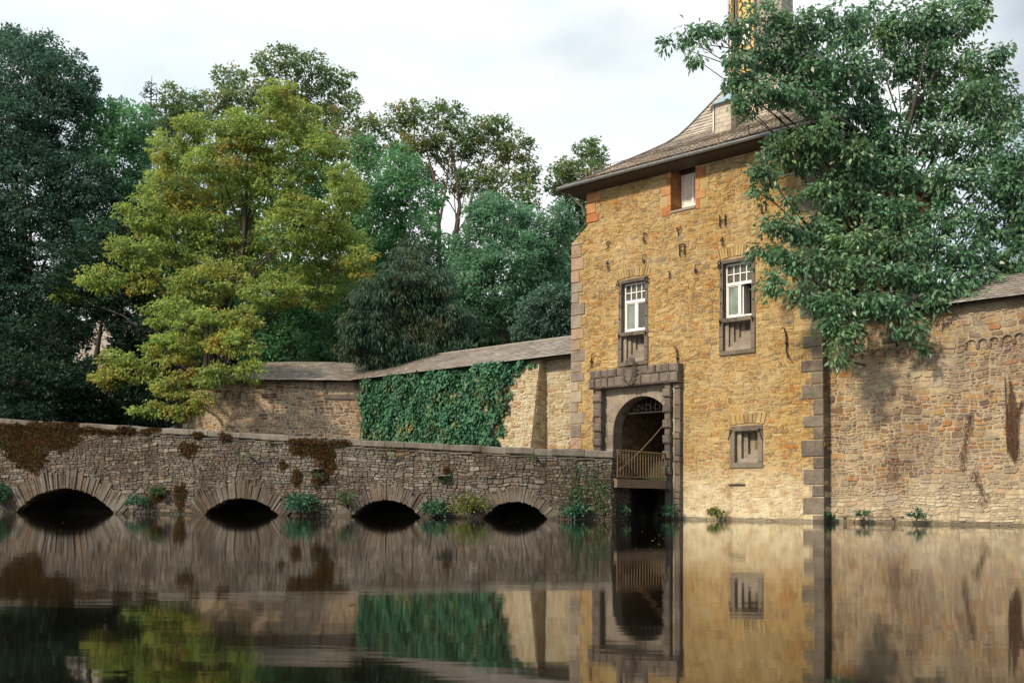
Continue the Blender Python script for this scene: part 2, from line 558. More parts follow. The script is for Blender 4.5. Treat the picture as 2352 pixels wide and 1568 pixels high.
def tree(name, label, cat, Y, base, lobes, mat, bark, leaf=.2, asp=.62, cr=.75, per=34, k=4.2, flat=.42, droop=.25, upb=.9, trunk_r=.3,
         group=None, zbase=2., by=None, twig=True, fork=.35, dl=0., shell=.35, limbs=None, grow=1.12):
    bp = at(base, 1000, by or Y)
    bp.z = zbase
    cr, per, k, flat, upb = cr * .62, int(per * .85), k * .88, min(.95, flat * 1.5), upb * .6
    lobes = [tuple([lb[0], lb[1], lb[2] * grow, lb[3] * grow] + list(lb[4:])) for lb in lobes]
    root = empty(name, bp, label=label, cat=cat, group=group)
    O = np.array(bp)
    Cs, Rs, Os = [], [], []
    cen = []
    for lb in lobes:
        px, py, rx, ry = lb[:4]
        y = Y + (lb[4] if len(lb) > 4 else R.uniform(-1, 1) * dl)
        c = np.array(at(px, py, y))
        s = y / 2300
        r3 = np.array([rx * s, .85 * (rx + ry) / 2 * s, ry * s])
        cen.append((c, r3))
        n = max(2, int(k * (r3[0] * r3[2] + .4 * r3[1] * (r3[0] + r3[2]) / 2) / (cr * cr)))
        d = unit(n)
        rr = shell + (1 - shell) * G.random((n, 1)) ** .6
        Cs.append(c + d * rr * np.maximum(r3 - cr * .3, .15))
        Rs.append(cr * G.uniform(.5, 1.6, n))
        Os.append(d)
    C, Rr, Od = np.vstack(Cs), np.concatenate(Rs), np.vstack(Os)
    P, A, Nn, L, W = clump_leaves(C, Rr, per, flat, droop, upb, leaf, asp, Od)
    leaves('crown', (P - O).astype(np.float32), A, Nn, L, W, mat, root)
    # trunk and limbs
    mb = MB()
    top = max(cen, key=lambda q: q[0][2])[0]
    xs = np.mean([c for c, _ in cen], axis=0)
    fk = np.array([O[0] * .6 + xs[0] * .4, O[1] * .6 + xs[1] * .4, O[2] + (top[2] - O[2]) * fork])
    tp = np.array([xs[0] * .5 + top[0] * .5, xs[1] * .5 + top[1] * .5, O[2] + (top[2] - O[2]) * .9])
    spine = [O + np.array([0, 0, -.5]), O * .5 + fk * .5 + G.normal(size=3) * .12, fk, fk * .5 + tp * .5 + G.normal(size=3) * .4, tp]
    srad = [trunk_r * 1.25, trunk_r, trunk_r * .8, trunk_r * .36, trunk_r * .1]
    mb.tube([p - O for p in spine], srad, 8)
    for (c, r3), Cl in zip(cen, Cs):
        tgt = c
        h = min(max((tgt[2] - O[2]) / max(.1, tp[2] - O[2]) - .22, .22), .9)
        q = h * 4
        i = min(3, int(q))
        st = spine[i] + (spine[i + 1] - spine[i]) * (q - i)
        md = st * .45 + tgt * .55 + np.array([0, 0, .08 * np.linalg.norm(tgt - st)]) + G.normal(size=3) * .2
        r0 = trunk_r * (.21 if i < 2 else .14)
        mb.tube([st - O, md - O, tgt - O], [r0, r0 * .6, r0 * .3], 5, False)
        if twig:
            for j in range(0, len(Cl), 4):
                e = Cl[j]
                m2 = tgt * .5 + e * .5 + G.normal(size=3) * .1
                mb.tube([tgt - O, m2 - O, e - O], [min(.03, r0 * .28), .014, .006], 3, False)
    for lm in (limbs or []):
        pts = [np.array(at(px, py, y)) - O for px, py, y in lm[0]]
        mb.tube(pts, lm[1], 6, False)
    mb.build('trunk', bark, root, True)
    return root


# ------------------------------------------------------------------ gate tower
T = empty('gate_tower', P0, -AL, label='tall ochre rubble stone gate tower with arched gateway and slate roof standing in the moat', cat='tower')
U1 = fa(1349, 520)[0]
UR = fa(1892, 1180)[0]
ZE = fa(1349, 434)[1]
ZS0, ZS1 = fa(1311, 560)[1], fa(1349, 520)[1]
DEP = 10.2
fm = lambda u, v, d: (u, -d, v)

# openings (u0,u1,z0,z1) on the facade plane
def orect(x0, x1, yt, yb, xm=None):
    xm = xm or (x0 + x1) / 2
    u0, u1 = fa(x0, (yt + yb) / 2)[0], fa(x1, (yt + yb) / 2)[0]
    return [u0, u1, fa(xm, yb)[1], fa(xm, yt)[1]]


W1 = orect(1422, 1489, 640, 840)          # left window, whole frame
W2 = orect(1654, 1735, 593, 814)          # right window, whole frame
W3 = orect(1541, 1598, 368, 481)          # top window under the eaves
W4 = orect(1678, 1753, 977, 1074)         # basement window
W5 = orect(1800, 1846, 318, 398)          # top window behind the oak
PJ = -.34                                 # projection of the portal
PL0 = fa(1357, 1000, PJ)[0]
PL1 = fa(1381, 1000, PJ)[0]
PR0 = fa(1522.5, 1000, PJ)[0]
PR1 = fa(1557, 1000, PJ)[0]
AC, ZCR = fa(1474.6, 909, -.02)
AL0 = fa(1409, 990, -.02)[0]
AR = AC - AL0
AR1 = AC + AR
ZSP = ZCR - AR
ZT = fa(1522, 1104)[1]                    # threshold = deck of the drawbridge
ZLB = fa(1450, 887, PJ)[1]                # underside of lintel
ZLT = fa(1450, 843, PJ)[1]
GATE = (AL0, AR1, -1.2, ZCR + .01)
inner = lambda r, m: (r[0] + m, r[1] - m, r[2] + m, r[3] - m)
holes = [inner(W1, .05), inner(W2, .05), tuple(W3), inner(W4, .05), tuple(W5), (PL1 - .3, PR0 + .1, -1.2, ZLB + .1)]
mb = MB()
wall_plate(mb, [U1, UR], [-1.2, ZE + .3], holes, fm)
wall_plate(mb, [0, U1], [-1.2, ZS0], [], fm)
mb.add([(0, 0, ZS0), (U1, 0, ZS0), (U1, 0, ZS1), (U1, 1.2, ZS1), (0, 1.2, ZS0)], [(0, 1, 2), (0, 2, 3, 4)])
mb.add([(U1, 0, -1), (U1, 0, ZE + .3), (U1, DEP, ZE + .3), (U1, DEP, -1)], [(0, 1, 2, 3)])
mb.add([(0, 0, -1), (0, 0, ZS0), (0, 1.2, ZS0), (0, 1.2, -1), (U1, 1.2, -1), (U1, 1.2, ZS1)], [(0, 1, 2, 3), (3, 2, 5, 4)])
mb.add([(UR, 0, -1), (UR, 0, ZE + .3), (UR, DEP, ZE + .3), (UR, DEP, -1)], [(0, 3, 2, 1)])
mb.add([(U1, DEP, -1), (U1, DEP, ZE + .3), (UR, DEP, ZE + .3), (UR, DEP, -1)], [(0, 1, 2, 3)])
mb.build('wall', M['facade_mortar'], T)
# quoin positions decided first so the rubble leaves room for them
quo_l, quo_r, quo_u = [], [], []
z = -.3
i = 0
while z < ZS0 - .1:
    h = R.uniform(.34, .52)
    quo_l.append((z, min(z + h, ZS0), (.62 if i % 2 else .40) + R.uniform(-.08, .1)))
    z += h + .015
    i += 1
z = -.3
while z < ZE - .1:
    h = R.uniform(.36, .56)
    quo_r.append((z, min(z + h, ZE), (.72 if i % 2 else .36) + R.uniform(-.06, .08)))
    z += h + .02
    i += 1
z = ZS1 + .1
while z < ZE - .1:
    h = R.uniform(.32, .46)
    quo_u.append((z, min(z + h, ZE), (.62 if i % 2 else .34) + R.uniform(-.06, .1)))
    z += h + .015
    i += 1
qh = [(0 - .05, w, a, b) for a, b, w in quo_l] + [(UR - w, UR + .2, a, b) for a, b, w in quo_r] + [(U1 - .05, U1 + w, a, b) for a, b, w in quo_u]
arch_h = []
for r_ in (W1, W2): arch_h.append((r_[0] - .06, r_[1] + .06, r_[3], r_[3] + .42))
arch_h.append((W4[0] - .05, W4[1] + .05, W4[3], W4[3] + .5))
red_h = [(W3[0] - .45, W3[1] + .5, W3[2] - .1, W3[3]), (W5[0] - .42, W5[1] + .45, W5[2] - .1, W5[3])]
ph = [(PL0, PR1, -1, ZLT)]
mb = MB()
slope = lambda u, v: True if u > U1 else (v < ZS0 + (ZS1 - ZS0) * u / U1)
rubble(mb, UR, ZE + .1, fm, wr=(.14, .56), hr=(.07, .20), mort=.007, warp=.035, depth=(.0, .024), holes=[tuple(W1), tuple(W2), tuple(W4)] + qh + arch_h + red_h + ph, keep=slope)
mb.build('rubble_facing', M['facade'], T)
mb = MB()
sm_ = lambda u, v, d: (UR + d, u, v)
rubble(mb, DEP, ZE, sm_, wr=(.3, .8), hr=(.14, .3))
mb.build('side_facing', M['facade'], T)


def quoins(rows, x0s, name, mat, right=False, parent=None):
    mb = MB()
    for a, b, w in rows:
        if right:
            mb.block(UR - w, UR + .02, a + .008, b - .008, .05, -.035 - R.random() * .015, .02, .008)
            mb.add([(UR + .021, -.03, a + .01), (UR + .021, .5, a + .01), (UR + .021, .5, b - .01), (UR + .021, -.03, b - .01)], [(0, 1, 2, 3)])
        else:
            mb.block(x0s - .02, x0s + w, a + .008, b - .008, .05, -.035 - R.random() * .015, .02, .008)
    return mb.build(name, mat, parent or T)


quoins([q for q in quo_l], 0, 'quoins', M['quoin_pink'])
quoins(quo_r, 0, 'quoins', M['quoin'], True)
quoins(quo_u, U1, 'quoins', M['red_sand'])


def reliev(r, n, ht, mat, name='relieving_arch'):
    """row of upright stones over an opening"""
    mb = MB()
    w = (r[1] - r[0] + .1) / n
    for i in range(n):
        x = r[0] - .05 + i * w
        c = (i + .5) / n * 2 - 1
        lean = c * .10
        z0 = r[3] + .03 + .06 * (1 - c * c)
        z1 = z0 + ht * R.uniform(.8, 1.)
        mb.prism([(x + .006, z0), (x + w - .006, z0), (x + w - .006 + lean, z1), (x + .006 + lean, z1)], .02, -.025 - R.random() * .03)
    return mb.build(name, mat, T)


reliev(W1, 13, .36, M['facade'])
reliev(W2, 15, .40, M['facade'])
reliev(W4, 9, .38, M['facade'])


def nested(mb, r, n, dl, db, dt, dr, dd, y0):
    """stepped splay: each step smaller and deeper"""
    cur = list(r)
    y = y0
    for i in range(n):
        nx = [cur[0] + dl, cur[1] - dr, cur[2] + db, cur[3] - dt]
        yn = y + dd
        a = [(cur[0], y, cur[2]), (cur[1], y, cur[2]), (cur[1], y, cur[3]), (cur[0], y, cur[3])]
        b = [(cur[0], yn, cur[2]), (cur[1], yn, cur[2]), (cur[1], yn, cur[3]), (cur[0], yn, cur[3])]
        c = [(nx[0], yn, nx[2]), (nx[1], yn, nx[2]), (nx[1], yn, nx[3]), (nx[0], yn, nx[3])]
        base = len(mb.v)
        mb.add(a + b + c, [(q, (q + 1) % 4, 4 + (q + 1) % 4, 4 + q) for q in range(4)] + [(4 + q, 4 + (q + 1) % 4, 8 + (q + 1) % 4, 8 + q) for q in range(4)])
        cur, y = nx, yn
    return cur, y


def frame_blocks(mb, r, w, yb, yf, nb=(2, 4), bv=.015, top=True, bot=True):
    nx, nz = nb
    a0, a1, b0, b1 = r
    for i in range(nx):
        x0, x1 = a0 + (a1 - a0) * i / nx, a0 + (a1 - a0) * (i + 1) / nx
        if top: mb.block(x0 + .004, x1 - .004, b1 - w, b1, yb, yf - R.random() * .01, bv, .004)
        if bot: mb.block(x0 + .004, x1 - .004, b0, b0 + w, yb, yf - R.random() * .01, bv, .004)
    z0, z1 = b0 + (w if bot else 0), b1 - (w if top else 0)
    for i in range(nz):
        q0, q1 = z0 + (z1 - z0) * i / nz, z0 + (z1 - z0) * (i + 1) / nz
        for x in (a0, a1 - w):
            mb.block(x, x + w, q0 + .004, q1 - .004, yb, yf - R.random() * .01, bv, .004)


def white_window(parent, r, y, open_right):
    x0, x1, z0, z1 = r
    fw = .055
    zt = z0 + (z1 - z0) * .60
    mb = MB()
    mb.box(x0, x0 + fw, y - .04, y + .05, z0, z1)
    mb.box(x1 - fw, x1, y - .04, y + .05, z0, z1)
    mb.box(x0 + fw, x1 - fw, y - .04, y + .05, z1 - fw, z1)
    mb.box(x0 + fw, x1 - fw, y - .07, y + .05, z0, z0 + fw * 1.2)
    mb.box(x0 + fw, x1 - fw, y - .06, y + .05, zt, zt + .10)
    xm = (x0 + x1) / 2
    mb.box(xm - .04, xm + .04, y - .05, y + .05, z0 + fw * 1.2, zt)
    n = 4
    w = (x1 - x0 - 2 * fw)
    for i in range(1, n):
        x = x0 + fw + w * i / n
        mb.box(x - .016, x + .016, y - .025, y + .03, zt + .10, z1 - fw)
    zm = (zt + .1 + z1 - fw) / 2
    for i in range(n):
        xa, xb = x0 + fw + w * i / n + .016, x0 + fw + w * (i + 1) / n - .016
        mb.box(xa if i else xa - .016, xb if i < n - 1 else xb + .016, y - .022, y + .028, zm - .016, zm + .016)
    for (xa, xb) in ((x0 + fw, xm - .04), (xm + .04, x1 - fw)):
        if open_right and xa > xm: continue
        mb.box(xa, xa + .035, y - .02, y + .03, z0 + fw * 1.2, zt)
        mb.box(xb - .035, xb, y - .02, y + .03, z0 + fw * 1.2, zt)
        mb.box(xa + .035, xb - .035, y - .02, y + .03, zt - .04, zt)
        mb.box(xa + .035, xb - .035, y - .02, y + .03, z0 + fw * 1.2, z0 + fw * 1.2 + .05)
    sash = mb.build('sash', M['white'], parent)
    g = MB()
    g.quad((x0 + .02, y + .02, zt + .05), (x1 - .02, y + .02, zt + .05), (x1 - .02, y + .02, z1 - .02), (x0 + .02, y + .02, z1 - .02))
    g.build('fanlight_pane', M['glass_dark'], parent)
    g = MB()
    g.quad((x0 + .02, y + .015, z0 + .03), (xm, y + .015, z0 + .03), (xm, y + .015, zt + .02), (x0 + .02, y + .015, zt + .02))
    g.build('pane', M['glass_pale'], parent)
    g = MB()
    if open_right:       # the right casement swung inwards, a dark room behind
        g.box(xm + .04, xm + .09, y + .06, y + .5, z0 + .06, zt)
        g.build('open_casement', M['white'], parent)
        g = MB()
        g.quad((xm, y + .6, z0), (x1, y + .6, z0), (x1, y + .6, zt), (xm, y + .6, zt))
        g.build('room_behind', M['wood'], parent)
    else:
        g.quad((xm, y + .015, z0 + .03), (x1 - .02, y + .015, z0 + .03), (x1 - .02, y + .015, zt + .02), (xm, y + .015, zt + .02))
        g.build('pane', M['glass_dark'], parent)


def big_window(r, label, open_right, zs):
    """stone frame, white sash above, stepped gun slot in the panel below"""
    mb = MB()
    fw = .13
    top = (r[0], r[1], zs, r[3])
    frame_blocks(mb, top, fw, .1, -.04, (1, 2), .012, True, False)
    o = mb.build('window', M['basalt'], T)
    o['label'] = label
    mb = MB()
    frame_blocks(mb, (r[0] - .015, r[1] + .015, r[2], zs), .16, .1, -.07, (2, 2), .02)
    lo = mb.build('slot_frame', M['basalt'], o)
    mb = MB()
    wi = r[1] - r[0] - .28
    cur, y = nested(mb, (r[0] + .14, r[1] - .14, r[2] + .15, zs - .15), 4, wi * .14, .165, .01, wi * .02, .10, -.02)
    mb.quad((cur[0], y, cur[2]), (cur[1], y, cur[2]), (cur[1], y, cur[3]), (cur[0], y, cur[3]))
    mb.build('stepped_slot', M['ashlar'], o)
    mb = MB()
    mb.box(cur[0] + .03, cur[0] + .03 + (cur[1] - cur[0]) * .35, y - .02, y - .004, cur[2] + .1, cur[3] - .02)
    mb.build('slot_opening', M['wood'], o)
    # reveal
    rv = MB()
    a0, a1, b0, b1 = r[0] + fw, r[1] - fw, zs, r[3] - fw
    for q in (((a0, -.02, b0), (a0, -.02, b1), (a0, .5, b1), (a0, .5, b0)), ((a1, -.02, b0), (a1, -.02, b1), (a1, .5, b1), (a1, .5, b0)),
              ((a0, -.02, b1), (a1, -.02, b1), (a1, .5, b1), (a0, .5, b1)), ((a0, -.02, b0 - .004), (a1, -.02, b0 - .004), (a1, .5, b0 - .004), (a0, .5, b0 - .004))):
        rv.quad(*q)
    rv.build('reveal', M['basalt'], o)
    white_window(o, (a0 + .005, a1 - .005, b0 + .03, b1 - .005), .22, open_right)
    for x in (r[0] + .06, r[1] - .06):
        for zz in (.25, .5, .75):
            mb = MB()
            zz = zs + (r[3] - zs) * zz
            mb.box(x - .02, x + .02, -.08, -.03, zz, zz + .05)
            mb.build('shutter_pin', M['iron'], o)
        mb = MB()
        mb.tube([(x - .05, -.11, zs - .10), (x, -.115, zs - .07), (x + .03, -.11, zs - .11), (x, -.105, zs - .16), (x, -.1, zs - .24)], .022, 5)
        mb.build('shutter_hook', M['iron'], o)
    return o


big_window(W1, 'left window with closed white sash in a dark stone frame', False, fa(1455, 761)[1])
big_window(W2, 'right window with its right casement open, beside the oak', True, fa(1694, 728)[1])


def red_window(r, label, sash=True):
    d = .8
    mb = MB()
    mb.add([(r[0], d, r[2] + .34), (r[1], d, r[2] + .34), (r[1], -.05, r[2] + .02), (r[0], -.05, r[2] + .02), (r[1], -.05, r[2] - .05), (r[0], -.05, r[2] - .05)],
           [(0, 1, 2, 3), (3, 2, 4, 5)])
    o = mb.build('window', M['ashlar'], T)
    o['label'] = label
    for sd_ in (0, 1):
        mb, rv = MB(), MB()
        z = r[2] - .1
        i = 0
        while z < r[3] - .05:
            h = min(R.uniform(.3, .42), r[3] - z)
            w_ = .42 if i % 2 == sd_ else .16
            x0, x1 = (r[0] - w_, r[0]) if sd_ == 0 else (r[1], r[1] + w_)
            mb.block(x0, x1, z + .006, z + h - .006, .05, -.03, .012, .006)
            z += h
            i += 1
        mb.build('jamb', M['red_sand'], o)
        z = r[2]
        i = 0
        while z < r[3] - .02:
            h = min(R.uniform(.3, .4), r[3] - z)
            cut = .45 if i % 2 else .75
            for (ya, yb_) in ((.0, cut), (cut + .01, d)):
                x0, x1 = (r[0] - .02, r[0]) if sd_ == 0 else (r[1], r[1] + .02)
                rv.box(x0, x1, ya + .055, yb_ + .055, z + .005, z + h - .005)
            z += h
            i += 1
        rv.build('reveal', M['red_sand'], o)
    mb = MB()
    f = .07
    a0, a1, b0, b1 = r[0] + .02, r[1] - .02, r[2] + .3, r[3] - .3
    y = d - .12
    mb.box(a0, a0 + f, y, y + .08, b0, b1)
    mb.box(a1 - f, a1, y, y + .08, b0, b1)
    mb.box(a0 + f, a1 - f, y, y + .08, b1 - f, b1)
    mb.box(a0 + f, a1 - f, y, y + .08, b0, b0 + f * 1.3)
    mb.box((a0 + a1) / 2 - .04, (a0 + a1) / 2 + .04, y - .02, y + .08, b0 + f * 1.3, b1 - f)
    mb.build('sash', M['white'], o)
    g = MB()
    g.quad((a0, y + .05, b0), (a1, y + .05, b0), (a1, y + .05, b1), (a0, y + .05, b1))
    g.build('pane', M['glass_pink'], o)
    g = MB()
    g.box(r[0], r[1], y + .01, d + .1, b1, r[3])
    g.build('lintel', M['wood'], o)


red_window(W3, 'deep window with orange sandstone jambs right under the eaves')
red_window(W5, 'deep orange jambed window half hidden behind the oak leaves')

# basement window
mb = MB()
frame_blocks(mb, W4, .19, .1, -.05, (1, 1), .015)
o4 = mb.build('window', M['quoin'], T)
o4['label'] = 'small square stepped basement window in a grey stone frame'
mb = MB()
wi = W4[1] - W4[0]
cur, y = nested(mb, (W4[0] + .18, W4[1] - .18, W4[2] + .17, W4[3] - .18), 3, wi * .14, .16, .02, .02, .15, -.03)
mb.build('stepped_slot', M['ashlar'], o4)
mb = MB()
mb.quad((cur[0], y, cur[2]), (cur[1], y, cur[2]), (cur[1], y, cur[3]), (cur[0], y, cur[3]))
mb.build('slot_opening', M['passage'], o4)
for x, s in ((W4[0] + .05, 1), (W4[1] - .1, -1)):
    mb = MB()
    pts = [(x + .05 * math.cos(t), -.1, W4[3] - .18 + .05 * math.sin(t)) for t in np.linspace(0, 5.5, 9)]
    pts += [(x, -.1, W4[3] - .2), (x - .05 * s, -.09, W4[3] - .35), (x - .09 * s, -.08, W4[3] - .5)]
    mb.tube(pts, .017, 5)
    mb.build('shutter_hook', M['iron'], o4)

# portal
mb = MB()
n = 20
arc = [(AC + AR * math.cos(t), ZSP + AR * math.sin(t)) for t in np.linspace(math.pi, 0, n + 1)]
pl0, pr1, zt_ = PL1 - .3, PR0 + .12, ZLB + .12
yf, yb = -.02, .55
for i in range(n):
    (x0, z0), (x1, z1) = arc[i], arc[i + 1]
    mb.quad((x0, yf, z0), (x1, yf, z1), (x1, yf, zt_), (x0, yf, zt_))
    mb.quad((x0, yf, z0), (x0, yb, z0), (x1, yb, z1), (x1, yf, z1))
mb.quad((pl0, yf, -1), (AL0, yf, -1), (AL0, yf, zt_), (pl0, yf, zt_))
mb.quad((AR1, yf, -1), (pr1, yf, -1), (pr1, yf, zt_), (AR1, yf, zt_))
mb.quad((AL0, yf, ZT - .2), (AL0, yb, ZT - .2), (AL0, yb, ZSP), (AL0, yf, ZSP))
mb.quad((AR1, yf, ZT - .2), (AR1, yb, ZT - .2), (AR1, yb, ZSP), (AR1, yf, ZSP))
portal = mb.build('portal', M['ashlar'], T)
portal['label'] = 'dark rusticated stone portal round the arched gateway'
# voussoirs and ashlar joints of the panel
mb = MB()
nv = 11
for i in range(nv):
    t0, t1 = math.pi * i / nv + .006, math.pi * (i + 1) / nv - .006
    r0, r1 = AR, AR + .34 + .05 * (i % 2)
    ps = [(AC - r * math.cos(t), ZSP + r * math.sin(t)) for r, t in ((r0, t0), (r0, (t0 + t1) / 2), (r0, t1), (r1, t1), (r1, (t0 + t1) / 2), (r1, t0))]
    mb.prism([(x, min(zz, ZLB + .02)) for x, zz in ps], .2, -.045)
z = ZT
while z < ZSP - .05:
    h = min(R.uniform(.38, .52), ZSP - z)
    for (a, b) in ((AL0 - .40, AL0 - .002), (AR1 + .002, AR1 + .3)):
        mb.block(a, b, z + .005, z + h - .005, .1, -.045, .01, .003)
    z += h
z = ZT
mb.build('arch_stones', M['ashlar'], portal)
# jambs with alternating rusticated blocks
for s in (0, 1):
    mb = MB()
    x0, x1 = (PL0 + .12, PL1) if s == 0 else (PR0, PR0 + (PR1 - PR0) * .52)
    zb = .0 if s == 0 else .0
    z = ZT - .35
    i = 0
    mb.box(x0 + .04, x1 - .04, PJ + .08, .02, -.6, ZLB)
    while z < ZLB - .15:
        h = .30 if i % 2 == 0 else .27
        if i % 2 == 0:
            mb.block(x0, x1, z, z + h, PJ + .09, PJ - .07, .05, .006)
        else:
            mb.block(x0 + .05, x1 - .05, z + .008, z + h - .008, PJ + .09, PJ + .02, .02, .004)
        z += h
        i += 1
    mb.build('jamb', M['basalt'], portal)
    mb = MB()
    ox0, ox1 = (PL0, PL0 + .12) if s == 0 else (PR0 + (PR1 - PR0) * .62, PR1)
    z = ZT - 1.2 if s == 0 else -.4
    while z < ZLB - .02:
        h = min(R.choice((.22, .5, .62)), ZLB - z)
        mb.block(ox0, ox1, z + .008, z + h - .008, .03, PJ + .12 - (.05 if h < .3 else 0), .035, .005)
        z += h
    mb.build('outer_jamb', M['basalt'], portal)
    if s == 1:
        mb = MB()
        xa, xb = PR0 + (PR1 - PR0) * .5, PR0 + (PR1 - PR0) * .66
        z = -.4
        while z < ZLB - .02:
            h = min(R.uniform(.35, .6), ZLB - z)
            mb.block(xa, xb, z + .005, z + h - .005, .03, PJ + .16, .01, .004)
            z += h
        mb.build('jamb_filling', M['left'], portal)
# lintel: two courses of cushion stones
zr = (ZLT - ZLB)
for row, (za, zb_, nn, yfr) in enumerate(((ZLB, ZLB + zr * .54, 11, -.46), (ZLB + zr * .54, ZLT, 13, -.42))):
    mb = MB()
    x = PL0 - .04
    ws = [R.uniform(.8, 1.25) for _ in range(nn)]
    k_ = (PR1 + .02 - x) / sum(ws)
    for i, w in enumerate(ws):
        mb.block(x + .008, x + w * k_ - .008, za + .008, zb_ - .008, .02, yfr - R.uniform(0, .06), .06, .012)
        x += w * k_
    mb.box(PL0, PR1, yfr + .1, .02, za + .01, zb_ - .01)
    mb.build('lintel', M['basalt'], portal)
# coat of arms over the gate: shield with scrolls and a crown
cu, cz = fa(1449.5, 858, -.45)
mb = MB()
sh = [(-.19, .2), (-.21, .0), (-.17, -.24), (-.08, -.36), (0, -.4), (.08, -.36), (.17, -.24), (.21, 0), (.19, .2), (.1, .25), (0, .22), (-.1, .25)]
mb.prism([(cu + x, cz + z) for x, z in sh], -.42, -.56)
mb.prism([(cu + x * .68, cz + z * .72 - .02) for x, z in sh], -.5, -.60)
for sx in (-1, 1):
    for (qx, qz, rr) in ((.25, .12, .06), (.27, -.06, .05), (.22, -.24, .055), (.1, -.38, .05), (.2, .26, .055)):
        pts = [(cu + sx * (qx + rr * math.cos(t)), -.54, cz + qz + rr * math.sin(t)) for t in np.linspace(0, 5.2, 8)]
        mb.tube(pts, .03, 5)
mb.box(cu - .2, cu + .2, -.62, -.3, cz + .3, cz + .38)
for i in range(5):
    x = cu - .18 + .09 * i
    mb.tube([(x, -.5, cz + .38), (x * .9 + cu * .1, -.52, cz + .5), (x, -.5, cz + .58)], [.05, .055, .02], 6)
mb.tube([(cu, -.46, cz + .38), (cu, -.46, cz + .62)], [.14, .06], 8)
mb.build('coat_of_arms', M['basalt'], portal)
# passage
mb = MB()
pa, pb, pd = AL0 - .35, AR1 + .35, 7.5
zc = ZCR + .35
rubble_in = [((0, pd), lambda u, v, d: (pa + d, yb + u, ZT + v)), ((0, pd), lambda u, v, d: (pb - d, yb + u, ZT + v))]
for (_, mp) in rubble_in:
    rubble(mb, pd, zc - ZT, mp, wr=(.3, .8), hr=(.15, .3))
mb.quad((pa, yb, ZT - .02), (pb, yb, ZT - .02), (pb, yb + pd, ZT - .02), (pa, yb + pd, ZT - .02))
mb.quad((pa, yb, zc), (pb, yb, zc), (pb, yb + pd, zc), (pa, yb + pd, zc))
mb.quad((pa - .01, yb, ZT), (pa - .01, yb + pd, ZT), (pa - .01, yb + pd, zc), (pa - .01, yb, zc))
mb.quad((pb + .01, yb, ZT), (pb + .01, yb + pd, ZT), (pb + .01, yb + pd, zc), (pb + .01, yb, zc))
mb.quad((pa, yb + pd, ZT), (pb, yb + pd, ZT), (pb, yb + pd, zc), (pa, yb + pd, zc))
mb.quad((pa, yb, ZCR), (pb, yb, ZCR), (pb, yb, zc), (pa, yb, zc))
for i in range(n):
    (x0, z0), (x1, z1) = arc[i], arc[i + 1]
    mb.quad((x0, yb + .002, z0), (x1, yb + .002, z1), (x1, yb + .002, zc), (x0, yb + .002, zc))
mb.quad((pa, yb + .002, ZT), (AL0, yb + .002, ZT), (AL0, yb + .002, zc), (pa, yb + .002, zc))
mb.quad((AR1, yb + .002, ZT), (pb, yb + .002, ZT), (pb, yb + .002, zc), (AR1, yb + .002, zc))
mb.build('passage', M['passage'], T)
mb = MB()
mb.box(pa + .05, pa + 1.5, 4.4, 4.5, ZT, ZT + 2.5)
for i in range(6):
    mb.box(pa + .06 + .24 * i, pa + .28 + .24 * i, 4.36, 4.4, ZT + .02, ZT + 2.48)
mb.build('gate_leaf', M['wood'], T)
mb = MB()
gz = ZSP + .15
hw = math.sqrt(max(.01, AR * AR - .15 * .15)) - .02
mb.box(AC - hw, AC + hw, .3, .34, gz + .55, gz + .6)
for i in range(7):
    x = AC - .62 + .2 * i
    h2 = math.sqrt(max(.01, AR * AR - (x - AC) ** 2)) + ZSP
    mb.tube([(x, .32, gz + .6), (x, .32, h2)], .015, 5)
for i in range(3):
    c_ = AC - .45 + .45 * i
    mb.tube([(c_ + .16 * math.cos(t), .32, gz + .78 + .1 * math.sin(t)) for t in np.linspace(0, 6.3, 11)], .015, 5)
mb.build('arch_grille', M['iron'], T)
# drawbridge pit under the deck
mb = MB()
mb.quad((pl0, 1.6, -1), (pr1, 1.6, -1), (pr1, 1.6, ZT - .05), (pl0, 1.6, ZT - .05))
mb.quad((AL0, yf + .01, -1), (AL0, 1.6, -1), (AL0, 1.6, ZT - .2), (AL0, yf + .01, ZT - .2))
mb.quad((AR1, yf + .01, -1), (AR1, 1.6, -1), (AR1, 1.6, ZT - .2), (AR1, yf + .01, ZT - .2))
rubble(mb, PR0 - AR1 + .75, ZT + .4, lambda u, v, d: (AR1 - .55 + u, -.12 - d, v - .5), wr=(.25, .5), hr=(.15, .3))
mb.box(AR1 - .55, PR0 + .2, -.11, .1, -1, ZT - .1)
mb.build('abutment', M['vault'], T)

